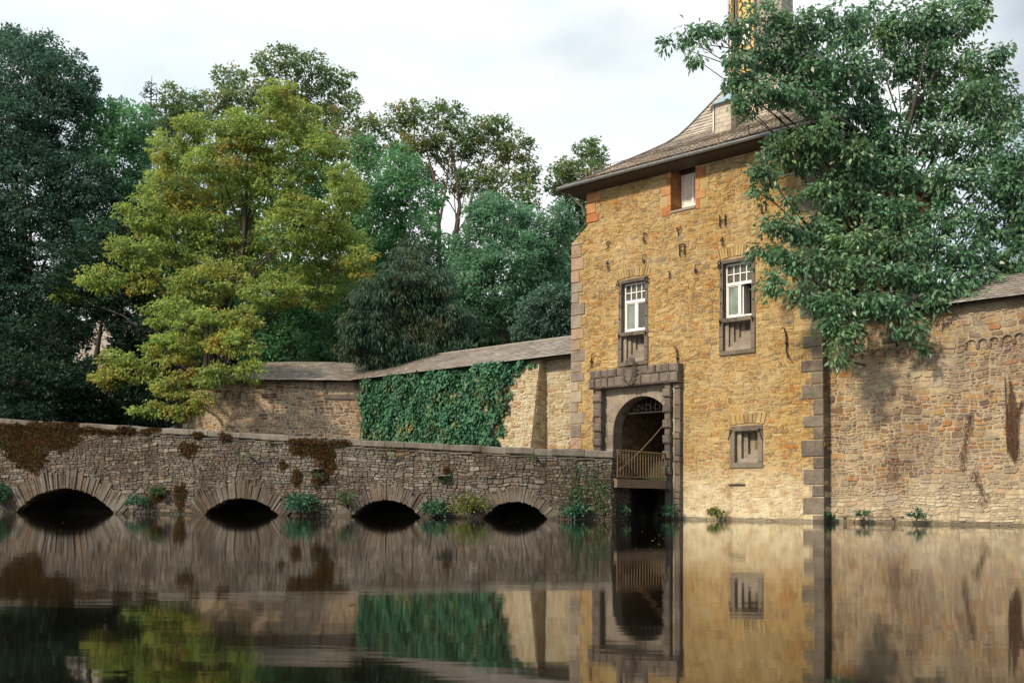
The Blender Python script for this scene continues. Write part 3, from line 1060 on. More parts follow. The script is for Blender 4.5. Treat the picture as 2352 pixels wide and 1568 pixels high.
# wrought iron letters and figures
STK = {
    'S': [[(.9, .85), (.6, 1), (.35, .9), (.3, .7), (.55, .5), (.6, .25), (.4, .05), (.1, .0), (.0, .1)]],
    'C': [[(.95, .82), (.6, 1), (.2, .9), (.1, .5), (.2, .1), (.6, .0), (.9, .15)]],
    'V': [[(.0, 1), (.55, 0), (1., 1)]],
    'H': [[(.05, 0), (.05, 1)], [(.95, 0), (.95, 1)], [(.05, .5), (.95, .5)]],
    'Hb': [[(.05, 0), (.05, 1)], [(.95, 0), (.95, 1)], [(.05, .42), (.95, .42)], [(.05, .95), (.95, .95)]],
    'U': [[(.05, 1), (.08, .2), (.4, 0), (.8, .1), (.95, .3), (.95, 1)]],
    '1': [[(.1, .62), (.55, 1), (.5, .5), (.5, .0), (.95, .28)]],
    'G': [[(.9, .85), (.55, 1), (.2, .9), (.1, .5), (.2, .1), (.6, 0), (.8, .3)]],
    'A': [[(.0, 0), (.6, 1), (1., .1)], [(.25, .4), (.8, .4)]],
    'Q': [[(.5 + .45 * math.cos(t), .55 + .42 * math.sin(t)) for t in np.linspace(0, 6.283, 13)], [(.55, .25), (.85, 0)]],
    'J': [[(.55, 1), (.7, .4), (.65, .1), (.4, 0), (.1, .12)]],
    '6': [[(.7, 1), (.3, .7), (.15, .3), (.4, 0), (.8, .1), (.85, .35), (.55, .45), (.25, .3)]],
    '8': [[(.5 + .35 * math.cos(t), .74 + .24 * math.sin(t)) for t in np.linspace(0, 6.283, 11)], [(.5 + .45 * math.cos(t), .26 + .26 * math.sin(t)) for t in np.linspace(0, 6.283, 11)]],
}
for ch, zx, zy, w, h in (('S', 198, 538, 12, 18), ('C', 660, 438, 8, 22), ('V', 1088, 364, 9, 21), ('H', 1637, 225, 14, 27), ('U', 2152, 80, 11, 23),
                         ('1', 200, 792, 10, 20), ('G', 658, 708, 8, 22), ('Hb', 1130, 592, 13, 26), ('1', 1637, 493, 12, 22),
                         ('A', 320, 1020, 8, 16), ('Q', 682, 965, 9, 14), ('J', 970, 908, 6, 17), ('6', 1300, 832, 6, 17), ('8', 1598, 782, 7, 16)):
    px, py = 1362.4 + zx / 5.467, 466.1 + zy / 5.467
    u, z = fa(px, py)
    uw = fa(px + w, py)[0] - u
    zh = z - fa(px, py + h)[1]
    mb = MB()
    for st in STK[ch]:
        mb.tube([(u + (x - .5) * uw, -.085, z + (q - .5) * zh) for x, q in st], .024, 5)
    o = mb.build('iron_letter', M['iron'], T)
# S shaped wall anchors
for px, yt, yb_, sg in ((1362, 812, 853, -1), (1559, 795, 852, 1), (1809, 752, 828, 1)):
    u, zt2 = fa(px, yt)
    zb2 = fa(px, yb_)[1]
    H_ = zt2 - zb2
    mb = MB()
    mb.tube([(u - sg * .16, -.12, zt2), (u - sg * .05, -.12, zt2 - .05 * H_), (u, -.1, zt2 - .3 * H_), (u, -.1, zt2 - .7 * H_), (u + sg * .07, -.12, zt2 - .92 * H_), (u + sg * .2, -.12, zb2)],
            [.014, .022, .026, .026, .022, .014], 6)
    mb.box(u - .03, u + .03, -.17, .05, zt2 - .52 * H_, zt2 - .46 * H_)
    mb.build('wall_anchor', M['iron'], T)
mb = MB()
mb.box(fa(1675, 1112)[0], fa(1712, 1112)[0], -.09, .02, fa(1690, 1113)[1], fa(1690, 1111)[1])
mb.build('wall_anchor', M['iron'], T)

# roof of the tower: bellcast hipped roof
OV = .78
ex0, ex1, ey0, ey1 = U1 - OV, UR + OV, -OV, DEP + OV
ZR = ZE - .02
PROF = [(0, 0), (.85, .50), (1.6, 1.02), (2.45, 1.56), (3.15, 2.06), (3.5, 2.45), (3.95, 3.15), (4.5, 4.0), (5.1, 4.92), (5.6, 5.75)]


def prof(i):
    for (a, ha), (b, hb) in zip(PROF, PROF[1:]):
        if i <= b: return ha + (hb - ha) * (i - a) / (b - a)
    return PROF[-1][1]


IM = 5.3
mx_, my_ = (ex0 + ex1) / 2, (ey0 + ey1) / 2
wx, wy = (ex1 - ex0) / 2, (ey1 - ey0) / 2
# t measured by slope length
ts = np.linspace(0, IM, 60)
cl = np.concatenate([[0], np.cumsum(np.hypot(np.diff(ts), np.diff([prof(t) for t in ts])))])
SLEN = cl[-1]
ins = lambda t: float(np.interp(t * SLEN, cl, ts))


def roof_face(side):
    def S(s, t):
        i = ins(t)
        z = ZR + prof(i)
        ix, iy = min(i, wx - .02), min(i * wy / wx, wy - .02)
        x0, x1, y0, y1 = ex0 + ix, ex1 - ix, ey0 + iy, ey1 - iy
        if side == 'front': return (x0 + (x1 - x0) * s, y0, z)
        if side == 'right': return (x1, y0 + (y1 - y0) * s, z)
        if side == 'back': return (x1 - (x1 - x0) * s, y1, z)
        return (x0, y1 - (y1 - y0) * s, z)
    return S


roofs = MB()
under = MB()
for side, up in (('front', (0, -.6, .8)), ('right', (.6, 0, .8)), ('back', (0, .6, .8)), ('left', (-.6, 0, .8))):
    S = roof_face(side)
    slates(roofs, S, 36, lambda t: 2 * (wx - ins(t)) + .3, .31, .045, up)
    for j in range(24):
        t0, t1 = j / 24, (j + 1) / 24
        under.quad(*[(q[0], q[1], q[2] - .10) for q in (S(0, t0), S(1, t0), S(1, t1), S(0, t1))])
roof = roofs.build('roof', M['slate'], T)
under.build('roof_deck', M['slate_base'], roof)
# hip ridges
mb = MB()
for s_, fc in ((0, 'front'), (1, 'front'), (0, 'back'), (1, 'back')):
    S = roof_face(fc)
    mb.tube([Vector(S(s_, t)) + Vector((0, 0, .02)) for t in np.linspace(0, 1, 16)], .055, 5)
mb.build('hip_ridge', M['slate_base'], roof)
# eaves: fascia, sloping soffit, gutter
mb = MB()
for (a, b, c, d) in (((ex0, ey0), (ex1, ey0), (UR, 0), (U1, 0)), ((ex1, ey0), (ex1, ey1), (UR, DEP), (UR, 0)), ((ex0, ey1), (ex0, ey0), (U1, 0), (U1, DEP))):
    mb.quad((*a, ZR - .06), (*b, ZR - .06), (*c, ZE - .20), (*d, ZE - .20))
    mb.quad((*a, ZR - .06), (*b, ZR - .06), (*b, ZR + .02), (*a, ZR + .02))
mb.build('soffit', M['soffit'], roof)
mb = MB()
gut = [(ex0 - .07, ey1), (ex0 - .07, ey0 - .07), (ex1 + .07, ey0 - .07), (ex1 + .07, ey1)]
for (a, b) in zip(gut, gut[1:]):
    mb.tube([(*a, ZR - .02), (*b, ZR - .02)], .075, 8)
mb.build('gutter', M['zinc'], roof)
# snow guard: a low rail fence along the front eave
mb = MB()
S = roof_face('front')
tg = .06
yy0 = ey0 + ins(tg)
zz0 = ZR + prof(ins(tg))
xa, xb = ex0 + 1.0, ex1 - .8
for h in (.10, .38):
    mb.tube([(xa, yy0, zz0 + h), (xb, yy0, zz0 + h)], .010, 4)
x = xa
i = 0
while x < xb:
    mb.tube([(x, yy0, zz0 + .02), (x, yy0, zz0 + .40)], .008 if i % 7 else .03, 4)
    x += .17
    i += 1
mb.build('snow_guard', M['rust'], roof)
mb = MB()
mb.tube([(U1 - .55, -.5, ZE - .2), (U1 - .3, -.35, ZE - .5), (U1 - .1, -.2, ZE - .75), (U1 - .08, -.1, ZE - 1.1)], .05, 6)
mb.build('downpipe', M['zinc'], roof)


def slate_box(mb, pts, z0, z1, rows, cw=.2, z0b=None):
    """slate hung faces between plan points (closed polygon), z0..z1"""
    n = len(pts)
    for i in range(n):
        a, b = Vector((*pts[i], 0)), Vector((*pts[(i + 1) % n], 0))
        d = (b - a)
        nn = Vector((d.y, -d.x, 0)).normalized()
        S = lambda s, t: a + d * s + Vector((0, 0, z0 + (z1 - z0) * t))
        slates(mb, S, rows, lambda t: d.length, cw, .02, nn)
        mb.quad(a + Vector((0, 0, z0)), b + Vector((0, 0, z0)), b + Vector((0, 0, z1)), a + Vector((0, 0, z1)))


def pyramid(mb, pts, z0, z1, cx, cy, ov=.12):
    P = []
    for (x, y) in pts:
        P.append((cx + (x - cx) * (1 + ov * 2), cy + (y - cy) * (1 + ov * 2), z0))
    n = len(P)
    mb.add(P + [(cx, cy, z1)], [(i, (i + 1) % n, n) for i in range(n)] + [tuple(range(n))])


# dormer on the front slope
def on_roof_front(px, py):
    """roof inset where this sight line meets the front slope"""
    best = None
    for i in np.linspace(.2, 5, 200):
        p = onplane(px, py, loc2w(0, ey0 + i, 0), VI)
        e = abs(p.z - (ZR + prof(i)))
        if best is None or e < best[0]: best = (e, i, (p - P0).dot(UD), p.z)
    return best[1:]


di, du, dz = on_roof_front(1676, 298)
y0 = ey0 + di
zt_d = fa(1660, 238, y0)[1]
dl_, dr_ = fa(1643, 270, y0)[0], fa(1680, 270, y0)[0]
dw = dr_ - dl_
dp = [(dl_, y0), (dr_, y0), (dr_ + .15, y0 + 2.6), (dl_ - .32, y0 + 2.2), (dl_ - .32, y0 + .38)]
mb = MB()
slate_box(mb, dp, dz - .5, zt_d, 9, .27)
dor = mb.build('dormer', M['slate_pale'], roof)
mb = MB()
ccx, ccy = np.mean([p[0] for p in dp]), np.mean([p[1] for p in dp])
pyramid(mb, dp, zt_d, zt_d + .95, ccx, y0 + .9, .1)
mb.build('dormer_cap', M['bluezinc'], dor)
mb = MB()
a = Vector((dl_ - .32, y0 + .38, 0))
b = Vector((dl_, y0, 0))
d = b - a
nn = Vector((d.y, -d.x, 0)).normalized() * .04
for (s0, s1, za, zb_) in ((.25, .8, .15, 1.15),):
    q = [a + d * s0 + nn + Vector((0, 0, dz + za)), a + d * s1 + nn + Vector((0, 0, dz + za)), a + d * s1 + nn + Vector((0, 0, dz + zb_)), a + d * s0 + nn + Vector((0, 0, dz + zb_))]
    mb.quad(*q)
mb.build('dormer_window', M['white'], dor)
mb = MB()
for k_ in range(8):
    zq = dz + .05 + .16 * k_
    mb.add([(dr_ + .06, y0 + .3, zq), (dr_ + .10, y0 + 1.2, zq), (dr_ + .04, y0 + 1.2, zq + .13), (dr_ + .02, y0 + .3, zq + .13)], [(0, 1, 2, 3)])
mb.build('dormer_louvre', M['wood'], dor)
mb = MB()
mb.tube([(ccx, y0 + .9, zt_d + .9), (ccx, y0 + .9, zt_d + 1.5)], [.05, .012], 6)
mb.tube([(ccx, y0 + .9, zt_d + 1.05), (ccx, y0 + .9, zt_d + 1.12), (ccx, y0 + .9, zt_d + 1.19)], [.02, .08, .02], 8)
mb.build('finial', M['zinc'], dor)
# bigger slate hung dormer further right, behind the leaves
di, du, dz = on_roof_front(1830, 242)
y0 = ey0 + di
u0, u1 = fa(1779, 230, y0)[0], fa(1860, 220, y0)[0]
dp = [(u0, y0), (u1, y0), (u1, y0 + 2.4), (u0, y0 + 2.4)]
mb = MB()
slate_box(mb, dp, dz - .2, dz + 1.7, 11, .2)
dor2 = mb.build('dormer', M['slate_pale'], roof)
mb = MB()
pyramid(mb, dp, dz + 1.7, dz + 3., (u0 + u1) / 2, y0 + 1.2, .08)
mb.build('dormer_cap', M['slate_base'], dor2)
# lantern turret on top
rt = 1.25
tc = (mx_, my_)
oc = [(tc[0] + rt * math.cos(math.pi / 8 + math.pi / 4 * i), tc[1] + rt * math.sin(math.pi / 8 + math.pi / 4 * i)) for i in range(8)]
oc = oc[::1]
z0, z1 = ZR + prof(4.3), ZR + 9.2
mb = MB()
slate_box(mb, [oc[i] for i in range(8)], z0, z1, 26, .2)
tur = mb.build('turret', M['slate_pale'], roof)
mb = MB()
pyramid(mb, oc, z1, z1 + 3.5, *tc, .1)
mb.build('turret_cap', M['slate_base'], tur)
zy0 = fa(1715, 172, my_ - 1.2)[1]
for i in range(8):       # yellow painted timber panels with an arched light on the fair weather sides
    a, b = Vector((*oc[i], 0)), Vector((*oc[(i + 1) % 8], 0))
    mid = (a + b) / 2
    nn = Vector((mid.x - tc[0], mid.y - tc[1], 0)).normalized()
    if not (nn.y < -.3 and nn.x < .4): continue
    d = (b - a)
    fl = lambda s, z, o: a + d * s + nn * o + Vector((0, 0, z))
    mb = MB()
    mb.quad(fl(.12, zy0, .06), fl(.88, zy0, .06), fl(.88, z1 - .1, .06), fl(.12, z1 - .1, .06))
    p = mb.build('turret_panel', M['yellow'], tur)
    mb = MB()
    for s0, s1, za, zb_ in ((.04, .14, zy0 - .1, z1), (.86, .96, zy0 - .1, z1), (.14, .86, zy0 - .1, zy0 + .1), (.14, .86, z1 - .2, z1)):
        mb.quad(fl(s0, za, .09), fl(s1, za, .09), fl(s1, zb_, .09), fl(s0, zb_, .09))
    for k_ in range(9):
        zq = zy0 + .3 + k_ * .34
        mb.tube([fl(.2, zq, .09), fl(.35, zq + .2, .09), fl(.3, zq + .34, .09)], .03, 4)
        mb.tube([fl(.8, zq, .09), fl(.65, zq + .2, .09), fl(.7, zq + .34, .09)], .03, 4)
    mb.tube([fl(.5 + .24 * math.cos(t), zy0 + 1.75 + .34 * math.sin(t), .1) for t in np.linspace(0, math.pi, 9)], .03, 4)
    mb.build('turret_frame', M['wood'], p)
    mb = MB()
    ps = [fl(.5 + .2 * math.cos(t), zy0 + 1.75 + .3 * math.sin(t), .085) for t in np.linspace(0, math.pi, 9)] + [fl(.3, zy0 + 1.2, .085), fl(.7, zy0 + 1.2, .085)]
    mb.add(ps, [tuple(range(len(ps)))])
    mb.build('turret_window', M['white'], p)

# ------------------------------------------------------------------ drawbridge
D = empty('drawbridge', loc2w(AC, 0, ZT), -AL, label='small timber drawbridge deck with rusty railing between stone bridge and gate arch', cat='drawbridge')
SB = 3.45
e_w = at(1405, 1100, 35.6)
lx = lambda u: u - AC
mb = MB()
for i in range(16):
    y = -.02 - SB * i / 16
    mb.box(lx(AL0 - .1), lx(AR1 + .02), y - SB / 16 + .012, y, -.07, -.005 + R.random() * .006)
mb.build('deck', M['greywood'], D)
mb = MB()
for u in (AL0, (AL0 + AR1) / 2, AR1 - .04):
    mb.box(lx(u) - .07, lx(u) + .07, -SB, -.03, -.30, -.072)
mb.build('beam', M['greywood'], D)
for u in (AR1 - .02, AL0 + .05):
    mb = MB()
    mb.tube([(lx(u), -.1, .98), (lx(u), -SB + .05, .98)], .028, 6)
    mb.tube([(lx(u), -.1, .07), (lx(u), -SB + .05, .07)], .022, 6)
    rl = mb.build('railing', M['rail'], D)
    for i in range(20):
        y = -.12 - (SB - .2) * i / 19
        b_ = MB()
        b_.box(lx(u) - .014, lx(u) + .014, y - .014, y + .014, .06, .97)
        b_.build('baluster', M['rail'], rl)
for (ua, za, px) in ((AL0 - .33, fa(1397, 953, PJ)[1], 0), (AR1 + .08, fa(1523, 962, PJ)[1], 1)):
    a = Vector((lx(ua), -.36, za - ZT))
    b = Vector((lx(AR1 + .02 if px else AL0 - .35), -SB + .1, .28 if px else .6))
    mb = MB()
    nl = 46
    for i in range(nl):
        p = a.lerp(b, i / nl)
        q = a.lerp(b, (i + .8) / nl)
        sag = -.10 * math.sin(math.pi * i / nl)
        sag2 = -.10 * math.sin(math.pi * (i + .8) / nl)
        s_ = .022 if i % 2 else .0
        t_ = 0 if i % 2 else .022
        p, q = p + Vector((0, 0, sag)), q + Vector((0, 0, sag2))
        for g_ in (1, -1):
            mb.tube([p, (p + q) / 2 + Vector((s_ * g_, 0, t_ * g_)), q], .009, 4)
    mb.build('chain', M['rust'], D)

# ------------------------------------------------------------------ stone bridge
BE = at(1405, 1190, 34.3)
BE.z = 0
BLp = at(0, 1165, 43.0)
BLp.z = 0
BD = (BLp - BE).normalized()
BLN = (BLp - BE).length + 10.0
BN = Vector((-BD.y, BD.x, 0))
if BN.y > 0: BN = -BN                       # towards the camera
B = empty('stone_bridge', BE, 0, label='long grey slatestone bridge with four low arches and mossy parapet crossing the moat', cat='bridge')
bw = lambda u, v, d: tuple(BD * u + BN * d + Vector((0, 0, v)))


def br(px, py, d=0.):
    p = onplane(px, py, BE + BN * d, BN)
    return (p - BE).dot(BD), p.z


COPT = sorted([br(px, py, .08) for px, py in ((-300, 942), (0, 960), (100, 967), (200, 972), (300, 978), (480, 989), (600, 996), (735, 1004), (830, 1010), (1000, 1019), (1180, 1027), (1405, 1036))])
ctop = lambda u: float(np.interp(u, [c[0] for c in COPT], [c[1] for c in COPT]))
ARCH = []
for xl, xr, yc, yr in ((36, 268, 1121, 1066), (468, 644, 1143, 1094), (806, 970, 1147, 1102), (1108, 1260, 1151, 1110)):
    ul, ur = br(xr, 1180)[0], br(xl, 1180)[0]
    uc, zc_ = (ul + ur) / 2, br((xl + xr) / 2, yc)[1]
    zr_ = br((xl + xr) / 2, yr)[1]
    hw_ = (ur - ul) / 2
    rise = zc_ + .05
    Rr = (hw_ * hw_ + rise * rise) / (2 * rise)
    ARCH.append((uc, zc_ - Rr, Rr, hw_, zr_ - zc_))


def intr(u):
    for uc, zo, Rr, hw_, th in ARCH:
        if abs(u - uc) < Rr:
            z = zo + math.sqrt(Rr * Rr - (u - uc) ** 2)
            if z > -.5: return z
    return -.5


mb = MB()
BT = 4.2
us = np.linspace(0, BLN, 520)
for u0, u1 in zip(us, us[1:]):
    za, zb_ = intr(u0), intr(u1)
    mb.quad(bw(u0, za, 0), bw(u1, zb_, 0), bw(u1, ctop(u1) - .2, 0), bw(u0, ctop(u0) - .2, 0))
mb.quad(bw(0, -1, -BT), bw(BLN, -1, -BT), bw(BLN, ctop(BLN) - .3, -BT), bw(0, ctop(0) - .3, -BT))  # far face left without openings to keep the arches dark
mb.quad(bw(0, -1, 0), bw(0, -1, -BT), bw(0, ctop(0) - .3, -BT), bw(0, ctop(0) - .3, 0))
bwall = mb.build('wall', M['bridge_mortar'], B)
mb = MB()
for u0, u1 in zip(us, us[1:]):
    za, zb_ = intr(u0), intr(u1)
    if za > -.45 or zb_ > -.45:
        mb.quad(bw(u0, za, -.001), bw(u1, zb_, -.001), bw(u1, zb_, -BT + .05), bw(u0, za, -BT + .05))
        mb.quad(bw(u0, -.5, -2.6), bw(u1, -.5, -2.6), bw(u1, zb_, -2.6), bw(u0, za, -2.6))  # added end wall blocks the light through each arch
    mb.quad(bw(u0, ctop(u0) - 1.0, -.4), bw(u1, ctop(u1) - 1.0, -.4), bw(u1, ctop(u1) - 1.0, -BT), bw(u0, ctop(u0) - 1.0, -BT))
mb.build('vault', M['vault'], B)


def bkeep(u, v):
    if v > ctop(u) - .27: return False
    for uc, zo, Rr, hw_, th in ARCH:
        r = math.hypot(u - uc, v - zo)
        if r < Rr + th * .6 and v > zo and abs(u - uc) < hw_ + th: return False
    return True


mb = MB()
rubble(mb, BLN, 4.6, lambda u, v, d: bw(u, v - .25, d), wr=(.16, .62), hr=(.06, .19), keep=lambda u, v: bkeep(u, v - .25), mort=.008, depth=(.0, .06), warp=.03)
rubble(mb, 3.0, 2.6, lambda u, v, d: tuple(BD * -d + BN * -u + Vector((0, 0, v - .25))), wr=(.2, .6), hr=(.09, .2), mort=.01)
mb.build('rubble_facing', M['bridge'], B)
for uc, zo, Rr, hw_, th in ARCH:
    mb = MB()
    ang = math.asin(min(.99, (hw_ + .12) / Rr))
    t = -ang
    while t < ang:
        w = R.uniform(.07, .17)
        t2 = t + w / (Rr + th / 2)
        g_ = .005 / Rr
        ro = Rr + th * R.uniform(.55, 1.05)
        ri = Rr - R.uniform(-.01, .03)
        dpt = R.uniform(.02, .10)
        jt = R.uniform(-.012, .012)
        ps = [(ri, t + g_), (ri, t2 - g_), ((ri + ro) / 2, t2 - g_ + jt * .3), (ro, t2 - g_ * 2), (ro, t + g_ * 2), ((ri + ro) / 2, t + g_ + jt * .3)]
        f0 = [bw(uc + r * math.sin(a), zo + r * math.cos(a), -.25) for r, a in ps]
        f1 = [bw(uc + (r + (.01 if k_ in (0, 1) else -.01)) * math.sin(a), zo + (r + (.012 if k_ in (0, 1) else -.012)) * math.cos(a), dpt + R.uniform(-.008, .008)) for k_, (r, a) in enumerate(ps)]
        mb.add(f0 + f1, [tuple(range(6, 12))] + [(i, (i + 1) % 6, 6 + (i + 1) % 6, 6 + i) for i in range(6)])
        t = t2
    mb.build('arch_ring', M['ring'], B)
# coping slabs
mb = MB()
u = -.06
while u < BLN:
    w = R.uniform(.5, 1.3)
    e = R.uniform(-.015, .02)
    za, zb_ = ctop(u) + e, ctop(u + w) + e + R.uniform(-.012, .012)
    h = .23 + R.uniform(-.02, .02)
    f_, bk = .10 + R.uniform(0, .035), -.42
    g_ = .008
    c = .03
    vs = []
    for uu, zz in ((u + g_, za), (u + w - g_, zb_)):
        vs += [bw(uu, zz - h, -.05), bw(uu, zz - h, f_ - .02), bw(uu, zz - h + c, f_), bw(uu, zz - c, f_), bw(uu, zz, f_ - c), bw(uu, zz, bk), bw(uu, zz - h, bk)]
    mb.add(vs, [(i, (i + 1) % 7, 7 + (i + 1) % 7, 7 + i) for i in range(7)] + [tuple(range(7)), tuple(range(13, 6, -1))])
    u += w
mb.build('coping', M['coping'], B)
mb = MB()
u = 0.
while u < BLN:         # thin projecting string course below the coping
    w = R.uniform(.4, .9)
    zz = ctop(u + w / 2) - .27
    mb.add([bw(u + .01, zz - .05, 0), bw(u + .01, zz - .05, .07), bw(u + .01, zz, .08), bw(u + .01, zz, 0), bw(u + w, zz - .05, 0), bw(u + w, zz - .05, .07), bw(u + w, zz, .08), bw(u + w, zz, 0)],
           [(0, 1, 5, 4), (1, 2, 6, 5), (2, 3, 7, 6), (0, 3, 2, 1), (4, 5, 6, 7)])
    u += w
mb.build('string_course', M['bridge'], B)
# water spouts
for px, py in ((734, 1076), (1020, 1092)):
    u, z = br(px, py)
    mb = MB()
    vs = [bw(u - .28, z - .05, -.05), bw(u + .28, z - .05, -.05), bw(u + .22, z - .02, .34), bw(u - .18, z - .02, .36), bw(u - .28, z + .05, -.05), bw(u + .28, z + .05, -.05), bw(u + .2, z + .03, .34), bw(u - .16, z + .03, .36)]
    mb.add(vs, [(0, 1, 2, 3), (4, 7, 6, 5), (0, 4, 5, 1), (1, 5, 6, 2), (2, 6, 7, 3), (3, 7, 4, 0)])
    sp = mb.build('water_spout', M['coping'], B)
    mb = MB()
    mb.add([bw(u - .12, z + .06, .075), bw(u + .12, z + .06, .075), bw(u + .12, z + .26, .075), bw(u - .12, z + .26, .075)], [(0, 1, 2, 3)])
    mb.build('spout_hole', M['wood'], sp)
# moss cushions
M['moss'] = leaf_mat('rust_moss', [(.045, .020, .006), (.085, .038, .010), (.12, .058, .014), (.06, .04, .012)], patch=(.07, .075, .015), patch_scale=2.2, trans=.1)
for px, py, rx, ry in ((45, 1010, 75, 38), (110, 1000, 75, 30), (70, 1045, 55, 32), (150, 1010, 35, 22), (25, 985, 40, 14), (433, 1030, 23, 15), (725, 1030, 42, 18), (750, 1058, 22, 26),
                       (690, 1032, 24, 10), (652, 1067, 8, 10), (683, 1095, 11, 17), (734, 1097, 17, 17), (415, 1137, 15, 26), (358, 1142, 20, 12), (165, 974, 26, 9), (205, 988, 42, 8), (292, 988, 32, 10),
                       (250, 992, 30, 6), (458, 999, 13, 8), (520, 1003, 14, 9), (692, 1013, 28, 7), (775, 1016, 36, 6), (340, 990, 14, 6), (1028, 1080, 8, 7), (360, 985, 18, 6)):
    u, z = br(px, py)
    ru, rz = rx * 38 / 2300, ry * 38 / 2300
    n_ = int(2600 * ru * rz / (.5 * .3) * .35 * 2.2) + 90
    a = G.random(n_) * 6.283
    r = 1.2 * G.random(n_) ** .62 * (1 + .22 * np.sin(a * 3 + px) + .15 * np.sin(a * 7 + py) + .12 * np.sin(a * 13))
    uu, vv = u + ru * r * np.cos(a), z + rz * r * np.sin(a)
    top = np.array([ctop(q) for q in uu])
    vv = np.where(vv > top, top - .02, vv)
    dd = .03 + .06 * np.sqrt(np.clip(1 - (r / 1.3) ** 2, 0, 1)) + np.where(vv > top - .25, .07, 0)
    P = np.array([bw(q, w, e) for q, w, e in zip(uu, vv, dd)])
    A = unit(n_) * .7 + np.array(BN) * .5 + np.array([0, 0, -.5])
    leaves('moss_cushion', P, A, unit(n_) + np.array([0, 0, .6]), G.uniform(.035, .08, n_), G.uniform(.03, .06, n_), M['moss'], B)

# ------------------------------------------------------------------ left curtain wall, bastion
CO_ = 1.0                                    # set back of the wall from the tower front
la = lambda px, py, d=CO_: fa(px, py, d)
ZW = la(1305, 817, CO_ - .4)[1]
ZRG = la(1305, 774, CO_ + 1.9)[1]
UK = la(834, 870)[0]                          # the kink where the bastion begins
CW = empty('curtain_wall', P0, -AL, label='straight pale rubble curtain wall under a slate roof joining the tower on its left', cat='wall')
lm = lambda u, v, d: (UK + u, CO_ - d, v)
LW = -UK
mb = MB()
wall_plate(mb, [0, LW], [-1, ZW + .1], [], lm)
mb.quad((UK, CO_ + 1.2, -1), (0, CO_ + 1.2, -1), (0, CO_ + 1.2, ZW), (UK, CO_ + 1.2, ZW))
mb.build('wall', M['left_mortar'], CW)
mb = MB()
rubble(mb, LW, ZW, lm)
mb.build('rubble_facing', M['left'], CW)
# battered buttress
ub0, ub1 = la(836, 900, .4)[0], la(1237, 850, .5)[0]
bat = lambda v: .42 + .75 * max(0., 1 - v / ZW)
bm = lambda u, v, d: (ub0 + u, CO_ - bat(v) - d, v)
mb = MB()
wall_plate(mb, [0, ub1 - ub0], [-1, 0, ZW], [], bm)
mb.quad((ub1, CO_, -1), (ub1, CO_ - bat(0) - .4, -1), (ub1, CO_ - bat(ZW), ZW), (ub1, CO_, ZW))
mb.quad((ub0, CO_, -1), (ub0, CO_ - bat(0) - .4, -1), (ub0, CO_ - bat(ZW), ZW), (ub0, CO_, ZW))
bt = mb.build('buttress', M['left_mortar'], CW)
mb = MB()
rubble(mb, ub1 - ub0, ZW, bm)
rubble(mb, 1.1, ZW, lambda u, v, d: (ub1 + d, CO_ - u, v), keep=lambda u, v: u < bat(v) - .08)
mb.build('buttress_facing', M['left'], bt)
# roof
eL, eR = UK - .15, -.02
Sf = lambda s, t: (eL + (eR - eL) * s, CO_ - .75 + t * 2.65, ZW + (ZRG - ZW) * t)
mb = MB()
slates(mb, Sf, 13, lambda t: eR - eL, .26, .03, (0, -.4, .9))
cr_ = mb.build('roof', M['slate_wall'], CW)
mb = MB()
mb.quad(Sf(0, 0), Sf(1, 0), Sf(1, 1), Sf(0, 1))
mb.quad(Sf(0, 1), Sf(1, 1), (eR, CO_ + 3.8, ZW), (eL, CO_ + 3.8, ZW))
mb.quad((eL, CO_ - .72, ZW - .06), (eR, CO_ - .72, ZW - .06), (eR, CO_, ZW - .02), (eL, CO_, ZW - .02))
mb.build('roof_deck', M['slate_base'], cr_)
mb = MB()
mb.tube([Sf(0, 1), Sf(1, 1)], .06, 6)
mb.build('ridge', M['slate_wall'], cr_)
mb = MB()
mb.tube([Sf(.925, .40), Sf(.995, .52)], .07, 6)
mb.tube([Sf(.97, .12), Sf(.998, .3)], .05, 6)
mb.build('flashing', M['zinc'], cr_)

# bastion: curved wall
K = onplane(834, 990, P0 + VI * CO_, VI)
K = Vector((K.x, K.y, 0))
bpts = [K, K + Vector((-2.9, -.25, 0)), K + Vector((-5.6, .05, 0)), K + Vector((-7.7, .75, 0)), K + Vector((-9.1, 1.8, 0)), K + Vector((-9.9, 3.4, 0)), K + Vector((-10.1, 6, 0))]
BX, BY = [], []
NS = 80


def catmull(P, n):
    out = []
    Q = [P[0] * 2 - P[1]] + P + [P[-1] * 2 - P[-2]]
    for i in range(1, len(Q) - 2):
        for t in np.linspace(0, 1, n, endpoint=False):
            a, b, c, d = Q[i - 1], Q[i], Q[i + 1], Q[i + 2]
            out.append(.5 * ((2 * b) + (c - a) * t + (2 * a - 5 * b + 4 * c - d) * t * t + (3 * b - a - 3 * c + d) * t ** 3))
    out.append(P[-1])
    return out


bc = catmull(bpts, 12)
# shift so that the silhouette meets the photograph's left edge of the bastion
bl = np.concatenate([[0], np.cumsum([(b - a).length for a, b in zip(bc, bc[1:])])])
BLEN = bl[-1]
bxs, bys = [p.x for p in bc], [p.y for p in bc]


def bpos(u):
    return Vector((float(np.interp(u, bl, bxs)), float(np.interp(u, bl, bys)), 0))


def bnor(u):
    d = (bpos(min(u + .15, BLEN)) - bpos(max(u - .15, 0)))
    return Vector((-d.y, d.x, 0)).normalized() if Vector((-d.y, d.x, 0)).dot(Vector((-.3, -1, 0))) > 0 else Vector((d.y, -d.x, 0)).normalized()


